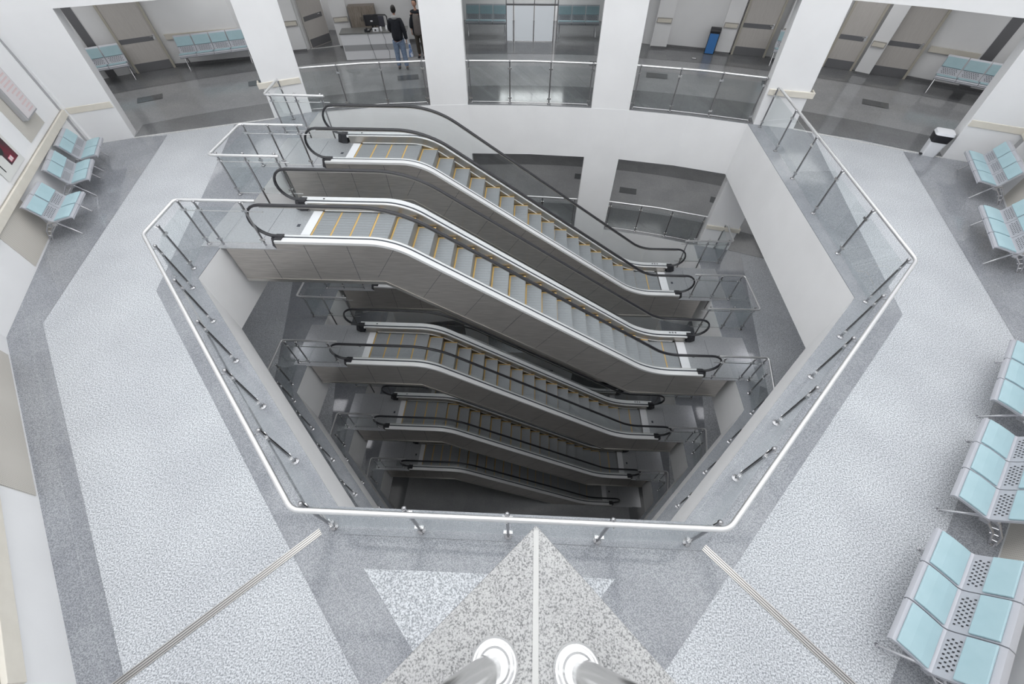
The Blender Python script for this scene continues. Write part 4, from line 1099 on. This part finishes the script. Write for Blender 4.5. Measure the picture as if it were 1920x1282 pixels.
# ------------------------------------------------------------------ camera-side parapet on the floor above
AP = (.044, .226); zc = 4.35
mb = MB(); k = 1.6
mb.prism([AP, (AP[0] - k, AP[1] - k), (AP[0] - k, AP[1] - k - 1.2), (AP[0] + k, AP[1] - k - 1.2), (AP[0] + k, AP[1] - k)][::1], zc - .5, zc)
pr = struct('floor_upper_corner', mb, M['parapet'], bevel=.004)
mb = MB(); mb.box((AP[0] - .006, -1.4, zc), (AP[0] + .006, AP[1] - .012, zc + .0015)); struct('trim_9', mb, M['parapetseam'])
def leaning_post(base, top, label):
    t = thing('parapet_post', label, 'post', (base[0], base[1], zc), 0, 'two steel posts on the granite corner')
    mb = MB(); B = Vector((0, 0, 0)); T = Vector((top[0] - base[0], top[1] - base[1], top[2] - zc))
    mb.tube([B, T], .026, 24); build('tube', mb, M['chrome'], t, smooth=50)
    mb = MB(); mb.lathe([(.047, 0), (.047, .006), (.043, .010), (.039, .010), (.039, .016), (.034, .020), (.031, .020), (.031, .028), (.027, .032)], seg=32); build('flange', mb, M['chrome'], t, smooth=40)
leaning_post((-.036, -.034), (-.33, -.22, 5.0), 'thick steel post on the left side of the granite corner, bottom centre')
leaning_post((.125, -.036), (.42, -.16, 5.0), 'thick steel post on the right side of the granite corner, bottom centre')

# ceiling light panels in the floors below
mb0 = None
for k in (1, 2, 3):
    for x, y in ((-8.75, 8.8), (8.65, 9.1)):
        t = thing('ceiling_light', 'square white ceiling panel light over the landing %s, %s side' % (['', 'one floor down', 'two floors down', 'three floors down'][k], 'left' if x < 0 else 'right'), 'light', (x, y, -LV * k + 2.84))
        mb = MB(); mb.box((-.3, -.3, -.004), (.3, .3, .006)); build('diffuser', mb, M['lamp'], t)

# ------------------------------------------------------------------ light
w = bpy.data.worlds.new('World'); scn.world = w; w.use_nodes = True
bg_ = w.node_tree.nodes['Background']; bg_.inputs[0].default_value = (.97, .985, 1.0, 1); bg_.inputs[1].default_value = 2.8
def area(name, loc, size, power, rot=(0, 0, 0), col=(1, 1, 1)):
    l = bpy.data.lights.new(name, 'AREA'); l.shape = 'RECTANGLE'; l.size = size[0]; l.size_y = size[1]; l.energy = power; l.color = col
    o = bpy.data.objects.new(name, l); o.location = loc; o.rotation_euler = rot; COL.objects.link(o); return o

for k, pw in ((0, 30), (1, 26)):
    for x, y in ((-13.6, 13.6), (-9.8, 15.6), (-5.2, 16.6), (0, 17.2), (5.2, 16.4), (9.6, 15.2), (13.4, 13.2)):
        area('corridor_fill', (x, y, -LV * k + 2.8), (3.2, 2.2), pw * 1.1)  # unseen fill lamps, added to brighten the corridors
area('room_fill', (0, 21, 2.7), (3, 1), 90)  # unseen fill, added to lift the benches behind the smoked glass
area('room_fill', (-8.15, 19.7, 2.7), (.8, .8), 10)  # small added fill so the recess behind the open door isn't black
for k, pw in ((2, 3), (3, 3), (4, 5)):
    for x, y in ((-8.2, 7), (8.2, 7), (0, 14.6)): area('lower_floor_fill', (x, y, -LV * k + 2.8), (1.5, 1.5), pw)  # added fill under the slabs, no fittings here; lifts the deep floors
# ------------------------------------------------------------------ camera
cam = bpy.data.cameras.new('Camera'); co = bpy.data.objects.new('Camera', cam); COL.objects.link(co)
cam.sensor_width = 36; cam.lens = 742.33 / 1920 * 36; cam.clip_start = .02; cam.clip_end = 200
p_, r_ = R(52.6004), R(-.30523)
F = Vector((0, math.cos(p_), -math.sin(p_))); U = Vector((0, math.sin(p_), math.cos(p_))); X = Vector((1, 0, 0))
X2 = X * math.cos(r_) + U * math.sin(r_); U2 = -X * math.sin(r_) + U * math.cos(r_)
rot = Matrix((X2, U2, -F)).transposed()
rot = Matrix.Rotation(R(2.7), 3, 'Z') @ rot
co.matrix_world = Matrix.Translation((0, 0, 5.351)) @ rot.to_4x4()
scn.camera = co
scn.view_settings.view_transform = 'Standard'; scn.view_settings.look = 'None'
scn.view_settings.exposure = 0.0
scn.cycles.max_bounces = 9; scn.cycles.diffuse_bounces = 4; scn.cycles.adaptive_threshold = .02; scn.cycles.transparent_max_bounces = 24
